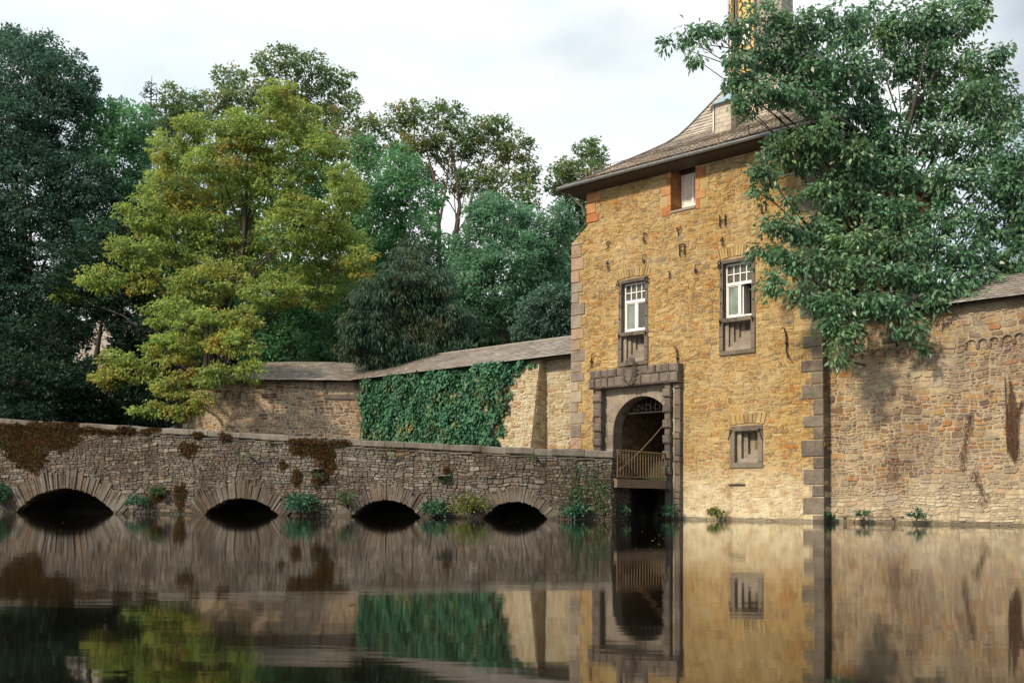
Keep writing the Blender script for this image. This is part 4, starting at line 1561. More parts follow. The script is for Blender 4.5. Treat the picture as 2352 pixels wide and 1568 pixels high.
BA = empty('round_bastion', K, 0, label='rounded brown rubble bastion wall with slate roof, under the yellow tree', cat='wall')
bam = lambda u, v, d: tuple(bpos(u) + bnor(u) * d - K + Vector((0, 0, v)))
mb = MB()
wall_plate(mb, list(np.linspace(0, BLEN, 50)), [-1, ZW + .1], [], bam)
mb.build('wall', M['bastion_mortar'], BA)
mb = MB()
nb0 = bpos(3.2)
rubble(mb, BLEN, ZW, bam, wr=(.18, .6), hr=(.09, .22), mort=.02)
mb.build('rubble_facing', M['bastion'], BA)


def bS(s, t):
    u = s * BLEN
    k_ = 1 - max(0., (s - .45) / .55) ** 1.2 * .75
    n_ = bnor(u)
    p = bpos(u) + n_ * (.45 - 2.6 * t * (k_ * .6 + .4)) - K
    return (p.x, p.y, ZW - .03 + (ZRG - ZW) * t * k_)


mb = MB()
slates(mb, bS, 12, lambda t: BLEN, .26, .03)
rb = mb.build('roof', M['slate_wall'], BA)
mb = MB()
for i in range(50):
    mb.quad(bS(i / 50, 0), bS((i + 1) / 50, 0), bS((i + 1) / 50, 1), bS(i / 50, 1))
    a, b = bS(i / 50, 0), bS((i + 1) / 50, 0)
    ca, cb = bam(i / 50 * BLEN, ZW - .02, 0), bam((i + 1) / 50 * BLEN, ZW - .02, 0)
    mb.quad((a[0], a[1], a[2] - .05), (b[0], b[1], b[2] - .05), cb, ca)
mb.build('roof_deck', M['slate_base'], rb)


def bau(px):
    best = min(np.linspace(0, BLEN, 300), key=lambda u: abs((lambda p: 0 if False else ((p.x) / p.y) - ray(px, 900).x / ray(px, 900).y)(bpos(u))))
    return float(best)


for px, py in ((526, 905), (557, 905)):
    u = bau(px)
    z = at(px, py, bpos(u).y).z
    mb = MB()
    ps = [bam(u + .19 * math.cos(t), z + .19 * math.sin(t), .07) for t in np.linspace(0, math.pi, 9)]
    mb.tube(ps, .055, 5)
    for s_ in (-1, 1):
        mb.tube([bam(u + s_ * .2, z, .07), bam(u + s_ * .2, z - .22, .06)], [.055, .07], 5)
    mb.build('blind_arch', M['bastion'], BA)
u = bau(619)
z = at(619, 908, bpos(u).y).z
mb = MB()
mb.add([bam(u - .4, z - .13, .05), bam(u + .4, z - .13, .05), bam(u + .4, z + .1, .05), bam(u - .4, z + .1, .05)], [(0, 1, 2, 3)])
mb.build('wall_slot', M['wood'], BA)
u = bau(782)
z = at(782, 897, bpos(u).y).z
mb = MB()
for (du0, du1, z0, z1) in ((-.8, .8, -.42, -.2), (-.86, -.7, -.2, .5), (.7, .84, -.2, .5)):
    vs = [bam(u + a, z + b, c) for c in (0, .09) for a, b in ((du0, z0), (du1, z0), (du1, z1), (du0, z1))]
    mb.add(vs, [(4, 5, 6, 7), (0, 1, 5, 4), (1, 2, 6, 5), (2, 3, 7, 6), (3, 0, 4, 7)])
mb.build('blocked_window', M['basalt'], BA)

# ------------------------------------------------------------------ right curtain wall
RO = .45
RW = empty('curtain_wall', loc2w(UR, 0, 0), -AL, label='tan and grey rubble curtain wall with slate roof to the right of the tower, under the oak', cat='wall')
ra = lambda px, py, d=RO: (fa(px, py, d)[0] - UR, fa(px, py, d)[1])
RL = 12.5
ZRW = ra(1900, 733, RO - .35)[1]
ZRR = ra(1905, 687, RO + 1.7)[1]
rm = lambda u, v, d: (u, RO - d, v)
mb = MB()
wall_plate(mb, [0, RL], [-1, ZRW + .05], [], rm)
mb.quad((0, RO + 1.2, -1), (RL, RO + 1.2, -1), (RL, RO + 1.2, ZRW), (0, RO + 1.2, ZRW))
mb.build('wall', M['right_mortar'], RW)
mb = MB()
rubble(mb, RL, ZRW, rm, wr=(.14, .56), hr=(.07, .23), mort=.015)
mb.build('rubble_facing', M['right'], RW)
Sr = lambda s, t: (-.05 + (RL + .05) * s, RO - .4 + t * 2.1, ZRW + (ZRR - ZRW) * t)
mb = MB()
slates(mb, Sr, 11, lambda t: RL, .28, .03, (0, -.4, .9))
rr_ = mb.build('roof', M['slate_wall'], RW)
mb = MB()
mb.quad(Sr(0, 0), Sr(1, 0), Sr(1, 1), Sr(0, 1))
mb.quad(Sr(0, 1), Sr(1, 1), (RL, RO + 3.6, ZRW), (0, RO + 3.6, ZRW))
mb.quad((0, RO - .38, ZRW - .06), (RL, RO - .38, ZRW - .06), (RL, RO, ZRW - .03), (0, RO, ZRW - .03))
mb.build('roof_deck', M['slate_base'], rr_)
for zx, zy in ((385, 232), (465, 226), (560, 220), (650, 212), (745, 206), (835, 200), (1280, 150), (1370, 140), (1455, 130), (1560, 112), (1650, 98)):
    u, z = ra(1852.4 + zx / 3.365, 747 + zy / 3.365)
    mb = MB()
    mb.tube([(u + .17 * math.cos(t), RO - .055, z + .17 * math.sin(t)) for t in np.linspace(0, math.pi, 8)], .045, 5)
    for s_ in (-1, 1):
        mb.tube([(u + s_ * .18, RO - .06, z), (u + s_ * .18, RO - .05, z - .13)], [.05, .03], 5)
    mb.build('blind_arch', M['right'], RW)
u, z = ra(2060, 778)
mb = MB()
mb.block(u - .45, u + .45, z - .1, z + .06, RO + .05, RO - .1, .02)
mb.build('corbel', M['basalt'], RW)
mb = MB()
mb.box(u - .3, u + .3, RO - .055, RO - .05, z + .1, z + .5)
mb.build('wall_slot', M['wood'], RW)

# castle wing behind the oak
WG = empty('castle_wing', loc2w(UR + 4.5, 9, 0), -AL, label='brown stone castle wing mostly hidden behind the oak crown', cat='building')
mb = MB()
wall_plate(mb, [0, 9], [-1, 8.6], [], fm)
mb.quad((0, 0, -1), (0, 8, -1), (0, 8, 8.6), (0, 0, 8.6))
mb.build('wall', M['bastion_mortar'], WG)
mb = MB()
rubble(mb, 9, 8.5, fm, wr=(.3, .8), hr=(.14, .3))
mb.build('rubble_facing', M['bastion'], WG)
mb = MB()
Sw = lambda s, t: (-.3 + 9.6 * s, -.4 + 4 * t, 8.5 + 2.6 * t)
slates(mb, Sw, 18, lambda t: 9.6, .28, .03)
mb.quad(Sw(0, 0), Sw(1, 0), Sw(1, 1), Sw(0, 1))
mb.build('roof', M['slate_wall'], WG)

# ------------------------------------------------------------------ water, terrain
def height(x, y):
    # moat bed in front of the walls, castle and woods behind
    w = Vector((x, y, 0)) - P0
    ul, yl = w.dot(UD), w.dot(VI)
    if ul > UK:
        back = yl - CO_ - .6
    else:
        back = (y - K.y) - 1.2 if x > K.x - 8.5 else (y - 42.5 - max(0, (x + 20)) * 1.5)
    wb = Vector((x, y, 0)) - BE
    ub, vb = wb.dot(BD), -wb.dot(BN)
    h = -1.5
    if ul <= UK and ub > 0: back = min(back, (vb - BT + .3) * 1.0)
    if back > 0:
        h = 2.2 + max(0, back - 3) * .20
        h += 3 * math.sin(x * .05 + 1) * min(1, back / 30)
        if y > 90: h -= (y - 90) * .12
    elif ub > 5.5 and vb > 3.8:
        h = min(1.4, -1 + (ub - 5.5) * .5)
    if x < -27 and back <= 0 and y > 12: h = max(h, min(2.2, (-27 - x) * .5))
    return h


mb = MB()
xs_ = list(np.linspace(-400, -60, 12)) + list(np.linspace(-55, 60, 93)) + list(np.linspace(70, 400, 12))
ys_ = list(np.linspace(-60, 20, 9)) + list(np.linspace(24, 100, 62)) + list(np.linspace(110, 900, 18))
idx = {}
for j, y in enumerate(ys_):
    for i, x in enumerate(xs_):
        idx[i, j] = len(mb.v)
        mb.v.append((x, y, height(x, y) + (R.uniform(-.15, .15) if y > 45 else 0)))
for j in range(len(ys_) - 1):
    for i in range(len(xs_) - 1):
        mb.f.append((idx[i, j], idx[i + 1, j], idx[i + 1, j + 1], idx[i, j + 1]))
gm, nt, b, out = newmat('forest_floor')
c = ramp(nt, noise(nt, .5, 6), [(.3, (.022, .03, .014)), (.55, (.045, .05, .02)), (.75, (.07, .05, .03))])
nt.links.new(c, b.inputs['Base Color'])
b.inputs['Roughness'].default_value = .95
bump(nt, b, noise(nt, 3, 6), .8, .2)
tag(mb.build('ground', gm, None, True), kind='structure')

wm, nt, b, out = newmat('moat_water')
b.inputs['Base Color'].default_value = (.0030, .0026, .0016, 1)
b.inputs['Roughness'].default_value = .042
b.inputs['IOR'].default_value = 1.75
b.inputs['Specular IOR Level'].default_value = .5
f1 = noise(nt, 1.0, 3, stretch=(.5, 2.2, 1), coord='Object')
f2 = noise(nt, .12, 2, stretch=(.6, 1.6, 1), coord='Object')
ad = nt.nodes.new('ShaderNodeMath')
ad.operation = 'MULTIPLY_ADD'
ad.inputs[1].default_value = .35
nt.links.new(f1, ad.inputs[0])
nt.links.new(f2, ad.inputs[2])
bump(nt, b, ad.outputs[0], .06, .05)
mb = MB()
mb.quad((-380, -55, 0), (380, -55, 0), (380, 75, 0), (-380, 75, 0))
tag(mb.build('water', wm), kind='structure')

# ------------------------------------------------------------------ ivy and small plants
M['ivy'] = leaf_mat('ivy_leaf', [(.012, .058, .033), (.032, .12, .062), (.06, .18, .085), (.02, .08, .048), (.10, .22, .09)], patch=(.24, .17, .035), patch_scale=.7, trans=.2, spec=.3, rough=.55, thr=(.54, .7))
poly = [(832, 868), (870, 858), (960, 851), (1060, 838), (1130, 826), (1200, 824), (1192, 834), (1166, 842), (1160, 900), (1147, 960), (1142, 1035), (860, 1035), (847, 1000), (840, 930), (834, 890)]
pu = [fa(x, y, CO_ - .75) for x, y in poly]


def inpoly(x, y, P):
    c = False
    for (x0, y0), (x1, y1) in zip(P, P[1:] + P[:1]):
        if (y0 > y) != (y1 > y) and x < (x1 - x0) * (y - y0) / (y1 - y0) + x0: c = not c
    return c


pl, nl_ = [], []
u0, u1 = min(p[0] for p in pu), max(p[0] for p in pu)
v0, v1 = min(p[1] for p in pu), max(p[1] for p in pu)
while len(pl) < 15000:
    u, v = R.uniform(u0, u1), R.uniform(v0, v1)
    if not inpoly(u + .16 * math.sin(v * 3.7) + .08 * math.sin(v * 9) + R.gauss(0, .13), v + .10 * math.sin(u * 2.9) + R.gauss(0, .10), pu): continue
    if math.sin(u * 2.3 + 1.3 * math.sin(v * 1.9)) * math.sin(v * 2.7 + u) > .80 and R.random() < .8: continue
    lump = .14 + .42 * abs(math.sin(u * 1.1 + .7 * math.sin(v * 1.3)) * math.cos(v * .9 + u * .6)) + .12 * math.sin(u * 3.3 + v * 2.1) * math.sin(v * 4.1 - u)
    d = max(.03, lump * R.random() ** .35)
    pl.append((u, CO_ - bat(max(0, min(v, ZW))) - d - .02, v))
for i in range(46):
    (xa, ya), (xb, yb_) = R.choice([(pu[k_], pu[k_ + 1]) for k_ in (5, 6, 7, 8, 9, 10, 12, 13)])
    t = R.random()
    u, v = xa + (xb - xa) * t, ya + (yb_ - ya) * t
    du, dv = R.uniform(-.2, 1.) if u > (u0 + u1) / 2 else R.uniform(-1, .1), R.uniform(-1, .5)
    ln = R.uniform(.3, 1.1)
    for q in range(int(26 * ln)):
        f = q / (26 * ln)
        pl.append((u + du * f * ln + R.gauss(0, .05), CO_ - bat(max(0, min(v, ZW))) - .05 - R.random() * .06, v + dv * f * ln + R.gauss(0, .05)))
pl = np.array(pl)
pl = pl[(pl[:, 2] > .5) & (pl[:, 2] < ZW + .1) & (pl[:, 0] > ub0 - .2)]
n_ = len(pl)
IV = empty('ivy', loc2w(u0, 0, 0), -AL, label='thick green ivy mat hanging over the left curtain wall', cat='ivy')
A = unit(n_) * .6 + np.array([0, -.35, -.9])
leaves('foliage', (pl - np.array([u0, 0, 0])), A, unit(n_) * .6 + np.array([-.2, -.9, .45]), G.uniform(.11, .21, n_), G.uniform(.10, .18, n_), M['ivy'], IV)
mb = MB()
for i in range(16):
    u = R.uniform(u0 + .5, u1 - 2)
    mb.tube([(u - u0, CO_ - bat(1) - .05, .8), (u - u0 + R.uniform(-.3, .3), CO_ - bat(3) - .05, 3), (u - u0 + R.uniform(-.5, .8), CO_ - bat(5) - .05, 5.4)], [.04, .025, .01], 4)
mb.build('stem', M['bark'], IV)

M['fern'] = leaf_mat('teal_leaf', [(.02, .07, .042), (.04, .13, .08), (.07, .18, .10), (.03, .10, .055)], patch=(.12, .16, .05), patch_scale=2.5, trans=.25)
M['yplant'] = leaf_mat('yellow_leaf', [(.09, .15, .03), (.17, .19, .03), (.06, .12, .04), (.24, .17, .03)], trans=.3)
M['gplant'] = leaf_mat('green_leaf', [(.03, .08, .035), (.06, .13, .05), (.04, .10, .04)], patch=(.10, .06, .02), patch_scale=1.5, trans=.25)


def shrub(name, label, cat, P, r, mat, n=160, leaf=.12, asp=.6, flat=.8, group=None, outv=None, tall=1., droop=.1):
    o = empty(name, P, label=label, cat=cat, group=group)
    outv = np.array(outv if outv is not None else (0, -1, 0), float)
    n = int(n * 1.8)
    r = r * 1.12
    k_ = max(6, n // 16)
    d = unit(k_)
    d[:, 2] = np.abs(d[:, 2]) * tall
    flip = (d @ outv) < -.1
    d[flip] -= 2 * np.outer((d @ outv)[flip], outv)
    C = d * r * G.uniform(.45, 1., (k_, 1)) + np.array([0, 0, r * .12]) + outv * r * .15
    Pp, A, Nn, L, W = clump_leaves(C, np.full(k_, r * .30), max(6, n // k_), flat, droop, .7, leaf * R.uniform(.7, 1.1), asp * R.uniform(.7, 1.2), d)
    Pp[:, 2] = np.maximum(Pp[:, 2], .02 - P[2] if P[2] < .6 else -9)
    leaves('foliage', Pp, A, Nn, L, W, mat, o)
    mb = MB()
    for c in C[::2]:
        mb.tube([(0, 0, -.05), tuple(c * .5 + np.array([0, 0, .08 * r])), tuple(c)], [.02, .013, .006], 4)
    mb.build('stem', M['bark'], o)
    return o


def bpt(px, py, d=.12):
    p = onplane(px, py, BE + BN * d, BN)
    return p


s38 = 38 / 2300
for px, py, r, mat, n, lab, tall in (
        (8, 1150, 32, 'fern', 420, 'large teal leafy plant at the foot of the bridge beside the widest arch', 1.),
        (322, 1160, 24, 'fern', 260, 'low teal plant at the waterline beside a mossy stump', .8),
        (368, 1135, 16, 'gplant', 160, 'small green fern growing out of the mossy stump', 1.),
        (700, 1172, 38, 'fern', 520, 'bushy teal shrub on the bridge pier between second and third arch', .95),
        (800, 1165, 30, 'gplant', 220, 'creeping green plant climbing the left haunch of an arch', 1.1),
        (1002, 1180, 28, 'fern', 360, 'round dark teal shrub between two bridge arches', .95),
        (1084, 1176, 38, 'yplant', 420, 'yellowing fern shrub beside the narrowest bridge arch', 1.),
        (1330, 1184, 24, 'fern', 240, 'low teal plant at the waterline near the bridge end', .9)):
    p = bpt(px, py, .15)
    p.z = max(p.z, .03)
    shrub('shrub', lab, 'shrub', p, r * s38, M[mat], n, .13 if mat == 'fern' else .10, .6, group='plants at the foot of the bridge', outv=BN, tall=tall)
for px, py, r, mat, n, lab in (
        (885, 1052, 26, 'yplant', 70, 'yellow green creeper with few leaves hanging below the bridge coping'),
        (622, 1018, 8, 'yplant', 30, 'tiny yellow green tuft on the bridge string course'),
        (590, 1060, 40, 'gplant', 70, 'sparse green tufts in the wall joints over the second arch'),
        (1240, 1060, 24, 'gplant', 80, 'thin creeper hanging on the bridge wall above the last arch'),
        (738, 1100, 20, 'gplant', 90, 'green tuft growing under the left water spout'),
        (1022, 1108, 16, 'gplant', 70, 'small brownish tuft under the right water spout')):
    p = bpt(px, py, .08)
    shrub('wall_plant', lab, 'plant', p, r * s38, M[mat], n, .08, .6, group='plants on the bridge wall', outv=BN, tall=.8)
# climbing vines at the bridge end
p = bpt(1350, 1188, .1)
o = empty('climbing_vine', p, label='straggly green vine climbing up the bridge wall near the drawbridge', cat='vine')
mb = MB()
pts_ = []
for i in range(26):
    x = R.uniform(1285, 1400)
    y1_ = R.uniform(1045, 1130)
    a = bpt(x, 1185, .07) - p
    m_ = bpt(x + R.uniform(-12, 12), (1185 + y1_) / 2, .12) - p
    e = bpt(x + R.uniform(-22, 22), y1_, .1) - p
    mb.tube([a, m_, e], [.012, .009, .005], 4)
    for t in np.linspace(.1, 1, 16):
        q = a.lerp(m_, t * 2) if t < .5 else m_.lerp(e, t * 2 - 1)
        if R.random() < .75: pts_.append(q + Vector((R.gauss(0, .07), R.gauss(0, .03), R.gauss(0, .07))))
mb.build('stem', M['bark_brown'], o)
pts_ = np.array(pts_)
pts_ = np.vstack([pts_ + G.normal(size=pts_.shape) * .05 for _ in range(3)])
n_ = len(pts_)
leaves('foliage', pts_, unit(n_) + np.array([0, -.3, -.3]), unit(n_) + np.array([-.1, -.8, .5]), G.uniform(.06, .12, n_), G.uniform(.04, .08, n_), M['gplant'], o)
for (px, py, off, r, mat, n, lab) in (
        (1432, 1180, -2.6, 26, 'fern', 110, 'airy blue green fern in the dark gap under the drawbridge'),
        (1541, 1182, -.5, 20, 'fern', 190, 'teal plant at the waterline at the right foot of the gate portal'),
        (1516, 1115, -.5, 11, 'gplant', 80, 'small green tuft on the ledge beside the drawbridge deck'),
        (1648, 1186, -.15, 20, 'yplant', 130, 'pale yellow green weed at the foot of the ochre tower'),
        (1905, 1190, .25, 13, 'fern', 120, 'dark green tuft in the corner of tower and right wall'),
        (1985, 1188, .2, 14, 'fern', 120, 'pale teal weed behind the narrow plank by the right wall'),
        (2107, 1188, .2, 16, 'fern', 140, 'slim upright green weed at the foot of the right wall')):
    p = onplane(px, py, P0 + VI * off, VI)
    p.z = max(p.z, .02)
    shrub('water_plant', lab, 'plant', p, r * p.y / 2300, M[mat], n, .10, .6, group='weeds at the foot of the castle', outv=-VI, tall=1.4 if px > 1950 else 1.)
# dead vine on the right wall, small tufts
M['dead'] = leaf_mat('dead_root', [(.085, .042, .022), (.12, .065, .035), (.06, .034, .022)], trans=.05)
p = onplane(2330, 1060, P0 + VI * RO, VI)
o = empty('dead_vine', p, -AL, label='rust brown dead vine hanging in a column on the right wall', cat='vine')
mb = MB()
for i in range(46):
    x0 = R.gauss(0, .085)
    zt_, zb_ = R.uniform(.5, 2.6), R.uniform(-.1, .9)
    mb.tube([(x0, -.07 - R.random() * .06, zb_), (x0 + R.gauss(0, .06), -.1 - R.random() * .05, (zb_ + zt_) / 2), (x0 * .5 - .1 + R.gauss(0, .05), -.07, zt_)], [.012, .014, .005], 4)
for i in range(8):
    mb.tube([(.0, -.08, 1.2), (.25, -.08, 1.5 + R.random() * .3), (.5 + R.random() * .4, -.07, 1.6 + R.random() * .5)], [.014, .01, .005], 4)
mb.build('stem', M['dead'], o)
for px, py, h, wd, lab in ((2222, 1060, 1.7, .07, 'thin dark brown root trailing down the middle of the right wall'), (2060, 1085, .7, .38, 'patch of grey brown dead creeper low on the right wall'),
                           (2250, 1140, 1.0, .1, 'brown rootlets above the water at the right end of the wall')):
    p = onplane(px, py, P0 + VI * RO, VI)
    o = empty('dead_vine', p, -AL, label=lab, cat='vine')
    n_ = int(420 * h * max(.2, wd) ** .5)
    t = G.random(n_)
    xx = G.normal(size=n_) * wd * (.4 + .6 * np.abs(np.sin(t * 5 + px))) + .1 * np.sin(t * 4 + px)
    Pp = np.stack([xx, -.05 - G.random(n_) * .05, t * h - .2], 1)
    o_ = leaves('rootlets', Pp, unit(n_) * .4 + np.array([0, 0, -1.]), unit(n_) * .5 + np.array([0, -1., 0]), G.uniform(.06, .16, n_), G.uniform(.008, .02, n_), M['dead'], o)
    o_['kind'] = 'stuff'
# fallen leaves drifting on the moat
n_ = 70
Pp = []
while len(Pp) < n_:
    px, py = R.uniform(60, 1900), 1195 + abs(R.gauss(0, 1)) * 45
    q = onplane(px, py, Vector((0, 0, .006)), Vector((0, 0, 1)))
    if q.y < 37 and (q - BE).dot(BN) > .3: Pp.append(q)
leaves('floating_leaves', np.array(Pp), unit(n_) * np.array([1, 1, .03]), np.tile([0, 0, 1.], (n_, 1)) + unit(n_) * .05, G.uniform(.02, .055, n_), G.uniform(.015, .035, n_), M['yplant'])
tag(bpy.data.objects['floating_leaves'], 'small fallen leaves drifting on the dark moat', 'leaves', kind='stuff')
# narrow plank on posts by the right wall
p = onplane(2000, 1187, P0 + VI * (-.1), VI)
p.z = 0
PK = empty('plank_landing', p, -AL, label='narrow dark wooden plank on two posts just above the water', cat='plank')
mb = MB()
h_ = onplane(2000, 1186.5, P0 + VI * -.1, VI).z
mb.box(-1.05, 1.0, -.12, .12, h_ - .025, h_ + .02)
mb.build('plank', M['greywood'], PK)
for x in (-.85, .72):
    mb = MB()
    mb.tube([(x, 0, -.6), (x, 0, h_ - .02)], .05, 6)
    mb.build('post', M['greywood'], PK)

# house glimpsed through the trees
hp = at(228, 860, 78)
HS = empty('house', (hp.x, hp.y, 4), rad(-25), label='pale gabled house with slate roof glimpsed through the dark trees', cat='house')
mb = MB()
zt_ = at(228, 800, 78).z - 4
mb.box(-3, 3, 0, 7, -2, zt_)
mb.prism([(-3, zt_), (3, zt_), (0, zt_ + 3.2)], 0, .2)
mb.build('wall', M['render'], HS)
mb = MB()
for s_ in (-1, 1):
    S = (lambda s_: (lambda s, t: (s_ * (3.3 - 3.3 * t), -.3 + 7.6 * s, zt_ - .3 + 3.55 * t)))(s_)
    slates(mb, S, 16, lambda t: 7.6, .3, .03)
    mb.quad(S(0, 0), S(1, 0), S(1, 1), S(0, 1))
mb.build('roof', M['slate_wall'], HS)
mb = MB()
for x in (-1.6, 1.):
    mb.box(x, x + .8, -.06, -.02, zt_ - 1.8, zt_ - .6)
mb.build('window', M['glass_dark'], HS)

# ------------------------------------------------------------------ trees
BK, BKB = M['bark'], M['bark_brown']
M['l_dark'] = leaf_mat('dark_leaf', [(.034, .088, .060), (.062, .138, .092), (.098, .18, .12), (.046, .11, .075)], trans=.42, spec=.3)
M['l_under'] = leaf_mat('shade_leaf', [(.012, .03, .016), (.02, .05, .026), (.03, .062, .03)], trans=.25, spec=.2)  # near black: understorey shade put into the leaf colour
M['l_mid'] = leaf_mat('mid_leaf', [(.10, .25, .115), (.17, .35, .15), (.12, .29, .125)], trans=.5)
M['l_yellow'] = leaf_mat('yellow_green_leaf', [(.215, .33, .08), (.31, .395, .085), (.195, .33, .105), (.41, .43, .08), (.15, .27, .085)], patch=(.54, .28, .05), patch_scale=.34, trans=.52, thr=(.50, .70))
M['l_tip'] = leaf_mat('chestnut_leaf', [(.13, .22, .09), (.18, .26, .09), (.11, .20, .095)], patch=(.34, .20, .06), patch_scale=.3, trans=.5, thr=(.5, .66))
M['l_teal'] = leaf_mat('teal_tree_leaf', [(.09, .22, .125), (.145, .30, .17), (.175, .33, .19), (.10, .235, .135)], trans=.5)
M['l_grey'] = leaf_mat('grey_leaf', [(.075, .145, .105), (.105, .19, .135), (.07, .13, .09)], trans=.35)
M['l_yew'] = leaf_mat('yew_needle', [(.03, .075, .045), (.05, .11, .06), (.042, .09, .05)], patch=(.11, .10, .04), patch_scale=.5, trans=.3)
M['l_oak'] = leaf_mat('oak_leaf', [(.048, .125, .062), (.085, .195, .095), (.125, .26, .13), (.065, .155, .078), (.19, .32, .155)], patch=(.22, .32, .11), patch_scale=.35, trans=.38, spec=.65, rough=.38, thr=(.5, .66))
GRP = 'woodland trees behind the castle wall'

tree('broadleaf_tree', 'tall dark blue green tree at the left edge, rising above the bridge', 'tree', 59, 60,
     [(20, 100, 45, 45), (100, 115, 42, 45), (60, 170, 95, 90), (145, 195, 75, 85), (198, 215, 30, 45), (10, 290, 110, 110), (130, 300, 95, 100), (60, 420, 130, 110), (180, 430, 90, 90), (-60, 220, 100, 120), (-80, 420, 130, 140),
      (60, 560, 140, 110), (190, 570, 90, 90), (-70, 600, 130, 120), (40, 700, 130, 100), (150, 700, 95, 75), (50, 830, 120, 90), (-60, 780, 120, 110), (30, 920, 90, 40)],
     M['l_dark'], BK, leaf=.19, cr=.75, per=44, k=4.8, trunk_r=.45, group=GRP, by=60, dl=1.4, zbase=3.5, grow=1.08)
tree('broadleaf_tree', 'deep shaded tree standing between the dark tree and the yellow tree', 'tree', 55, 205,
     [(200, 640, 90, 80), (270, 650, 80, 80), (320, 740, 70, 70), (130, 780, 80, 80), (330, 560, 70, 90), (120, 870, 130, 60), (340, 880, 70, 60), (290, 920, 90, 40), (200, 940, 130, 35), (330, 830, 70, 60), (300, 810, 60, 50), (370, 930, 40, 60), (310, 965, 90, 25), (180, 955, 110, 30), (100, 940, 110, 40), (40, 880, 120, 70, -5), (30, 950, 90, 30, -6), (215, 900, 60, 70, -3), (150, 900, 70, 60, -3), (0, 800, 90, 70, -3)],
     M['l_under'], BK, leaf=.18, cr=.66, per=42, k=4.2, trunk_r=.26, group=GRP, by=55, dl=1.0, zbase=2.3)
tree('broadleaf_tree', 'mid green tree peeping out between dark tree and yellow tree', 'tree', 60, 270,
     [(245, 265, 45, 50), (290, 290, 60, 65), (225, 330, 50, 60), (330, 330, 45, 50), (280, 400, 80, 80), (240, 490, 80, 80), (330, 460, 60, 80), (280, 570, 80, 70)],
     M['l_mid'], BK, leaf=.2, cr=.75, per=36, k=4.2, trunk_r=.3, group=GRP, zbase=4, dl=1.)
tree('broadleaf_tree', 'small tree crest seen over the yellow tree, beside the bare fir top', 'tree', 68, 410,
     [(400, 225, 36, 34), (380, 265, 45, 40), (440, 250, 45, 35), (470, 275, 40, 35), (420, 300, 60, 45)],
     M['l_tip'], BK, leaf=.22, cr=.7, per=30, k=3.4, trunk_r=.25, group=GRP, zbase=5)
tree('broadleaf_tree', 'lofty thin crowned tree with orange tips behind the yellow tree', 'tree', 62, 660,
     [(520, 180, 42, 28), (500, 225, 36, 34), (610, 150, 28, 30), (655, 130, 50, 26), (715, 150, 48, 34), (780, 182, 46, 20), (580, 215, 60, 45), (660, 200, 60, 50), (740, 220, 60, 40), (560, 260, 55, 45), (790, 245, 46, 35),
      (700, 280, 80, 50), (800, 310, 60, 40), (850, 285, 26, 24), (840, 340, 40, 40), (870, 280, 14, 14)],
     M['l_tip'], BK, leaf=.2, cr=.6, per=30, k=3.0, trunk_r=.36, group=GRP, zbase=4, dl=1.2, fork=.45)
tree('broadleaf_tree', 'broad yellow green tree with orange tinged leaves overhanging the round bastion', 'tree', 52, 470,
     [(640, 225, 60, 50), (560, 290, 70, 60), (690, 280, 65, 60), (450, 300, 65, 50), (620, 320, 90, 70), (390, 350, 55, 55), (500, 370, 90, 70), (740, 350, 70, 70), (630, 420, 100, 80), (400, 440, 80, 70), (790, 440, 60, 80), (330, 490, 62, 60),
      (510, 490, 100, 80), (690, 520, 100, 80), (420, 550, 100, 75), (310, 580, 66, 55), (580, 590, 100, 75), (780, 560, 70, 70), (230, 640, 66, 34), (160, 680, 46, 26), (330, 650, 80, 48), (480, 650, 95, 65), (620, 670, 80, 60),
      (730, 650, 80, 65), (820, 600, 44, 60), (480, 740, 90, 48, -3.5), (390, 720, 70, 50, -2), (400, 800, 85, 48, -3.5), (310, 850, 70, 40, -2), (270, 830, 48, 32, -2), (540, 790, 66, 40, -4.2), (575, 850, 44, 32, -4.4),
      (480, 860, 66, 40, -4.2), (400, 890, 54, 36, -4), (420, 945, 38, 28, -4.4), (340, 940, 50, 22, -3.5), (460, 920, 24, 30, -4.4), (560, 740, 40, 40, -4), (250, 870, 40, 30, -2)],
     M['l_yellow'], BK, leaf=.17, cr=.66, per=54, k=4.3, grow=.94, droop=.4, trunk_r=.4, group=GRP, by=54.5, dl=2.0, zbase=2.3, flat=.30)
tree('broadleaf_tree', 'shady green tree filling the gap behind the bastion roof', 'tree', 60, 700,
     [(650, 740, 70, 60), (730, 740, 80, 60), (800, 700, 70, 70), (680, 800, 90, 50), (770, 800, 80, 50), (600, 800, 60, 60), (850, 660, 60, 70), (820, 770, 60, 60)],
     M['l_mid'], BK, leaf=.2, cr=.75, per=32, k=3.6, trunk_r=.3, group=GRP, zbase=3, dl=1.)
tree('broadleaf_tree', 'full green tree whose crown fills the back of the yellow tree', 'tree', 61, 560,
     [(450, 420, 90, 70), (560, 380, 100, 80), (680, 400, 100, 80), (780, 480, 80, 80), (400, 540, 90, 90), (520, 520, 110, 90), (650, 540, 110, 90), (760, 600, 90, 80), (350, 650, 80, 80), (460, 660, 110, 80), (590, 670, 110, 80), (700, 690, 90, 70), (850, 420, 60, 60), (840, 520, 70, 70), (860, 620, 60, 70), (830, 350, 40, 40)],
     M['l_mid'], BK, leaf=.22, cr=.85, per=40, k=3.6, trunk_r=.3, group=GRP, zbase=4, dl=.8)
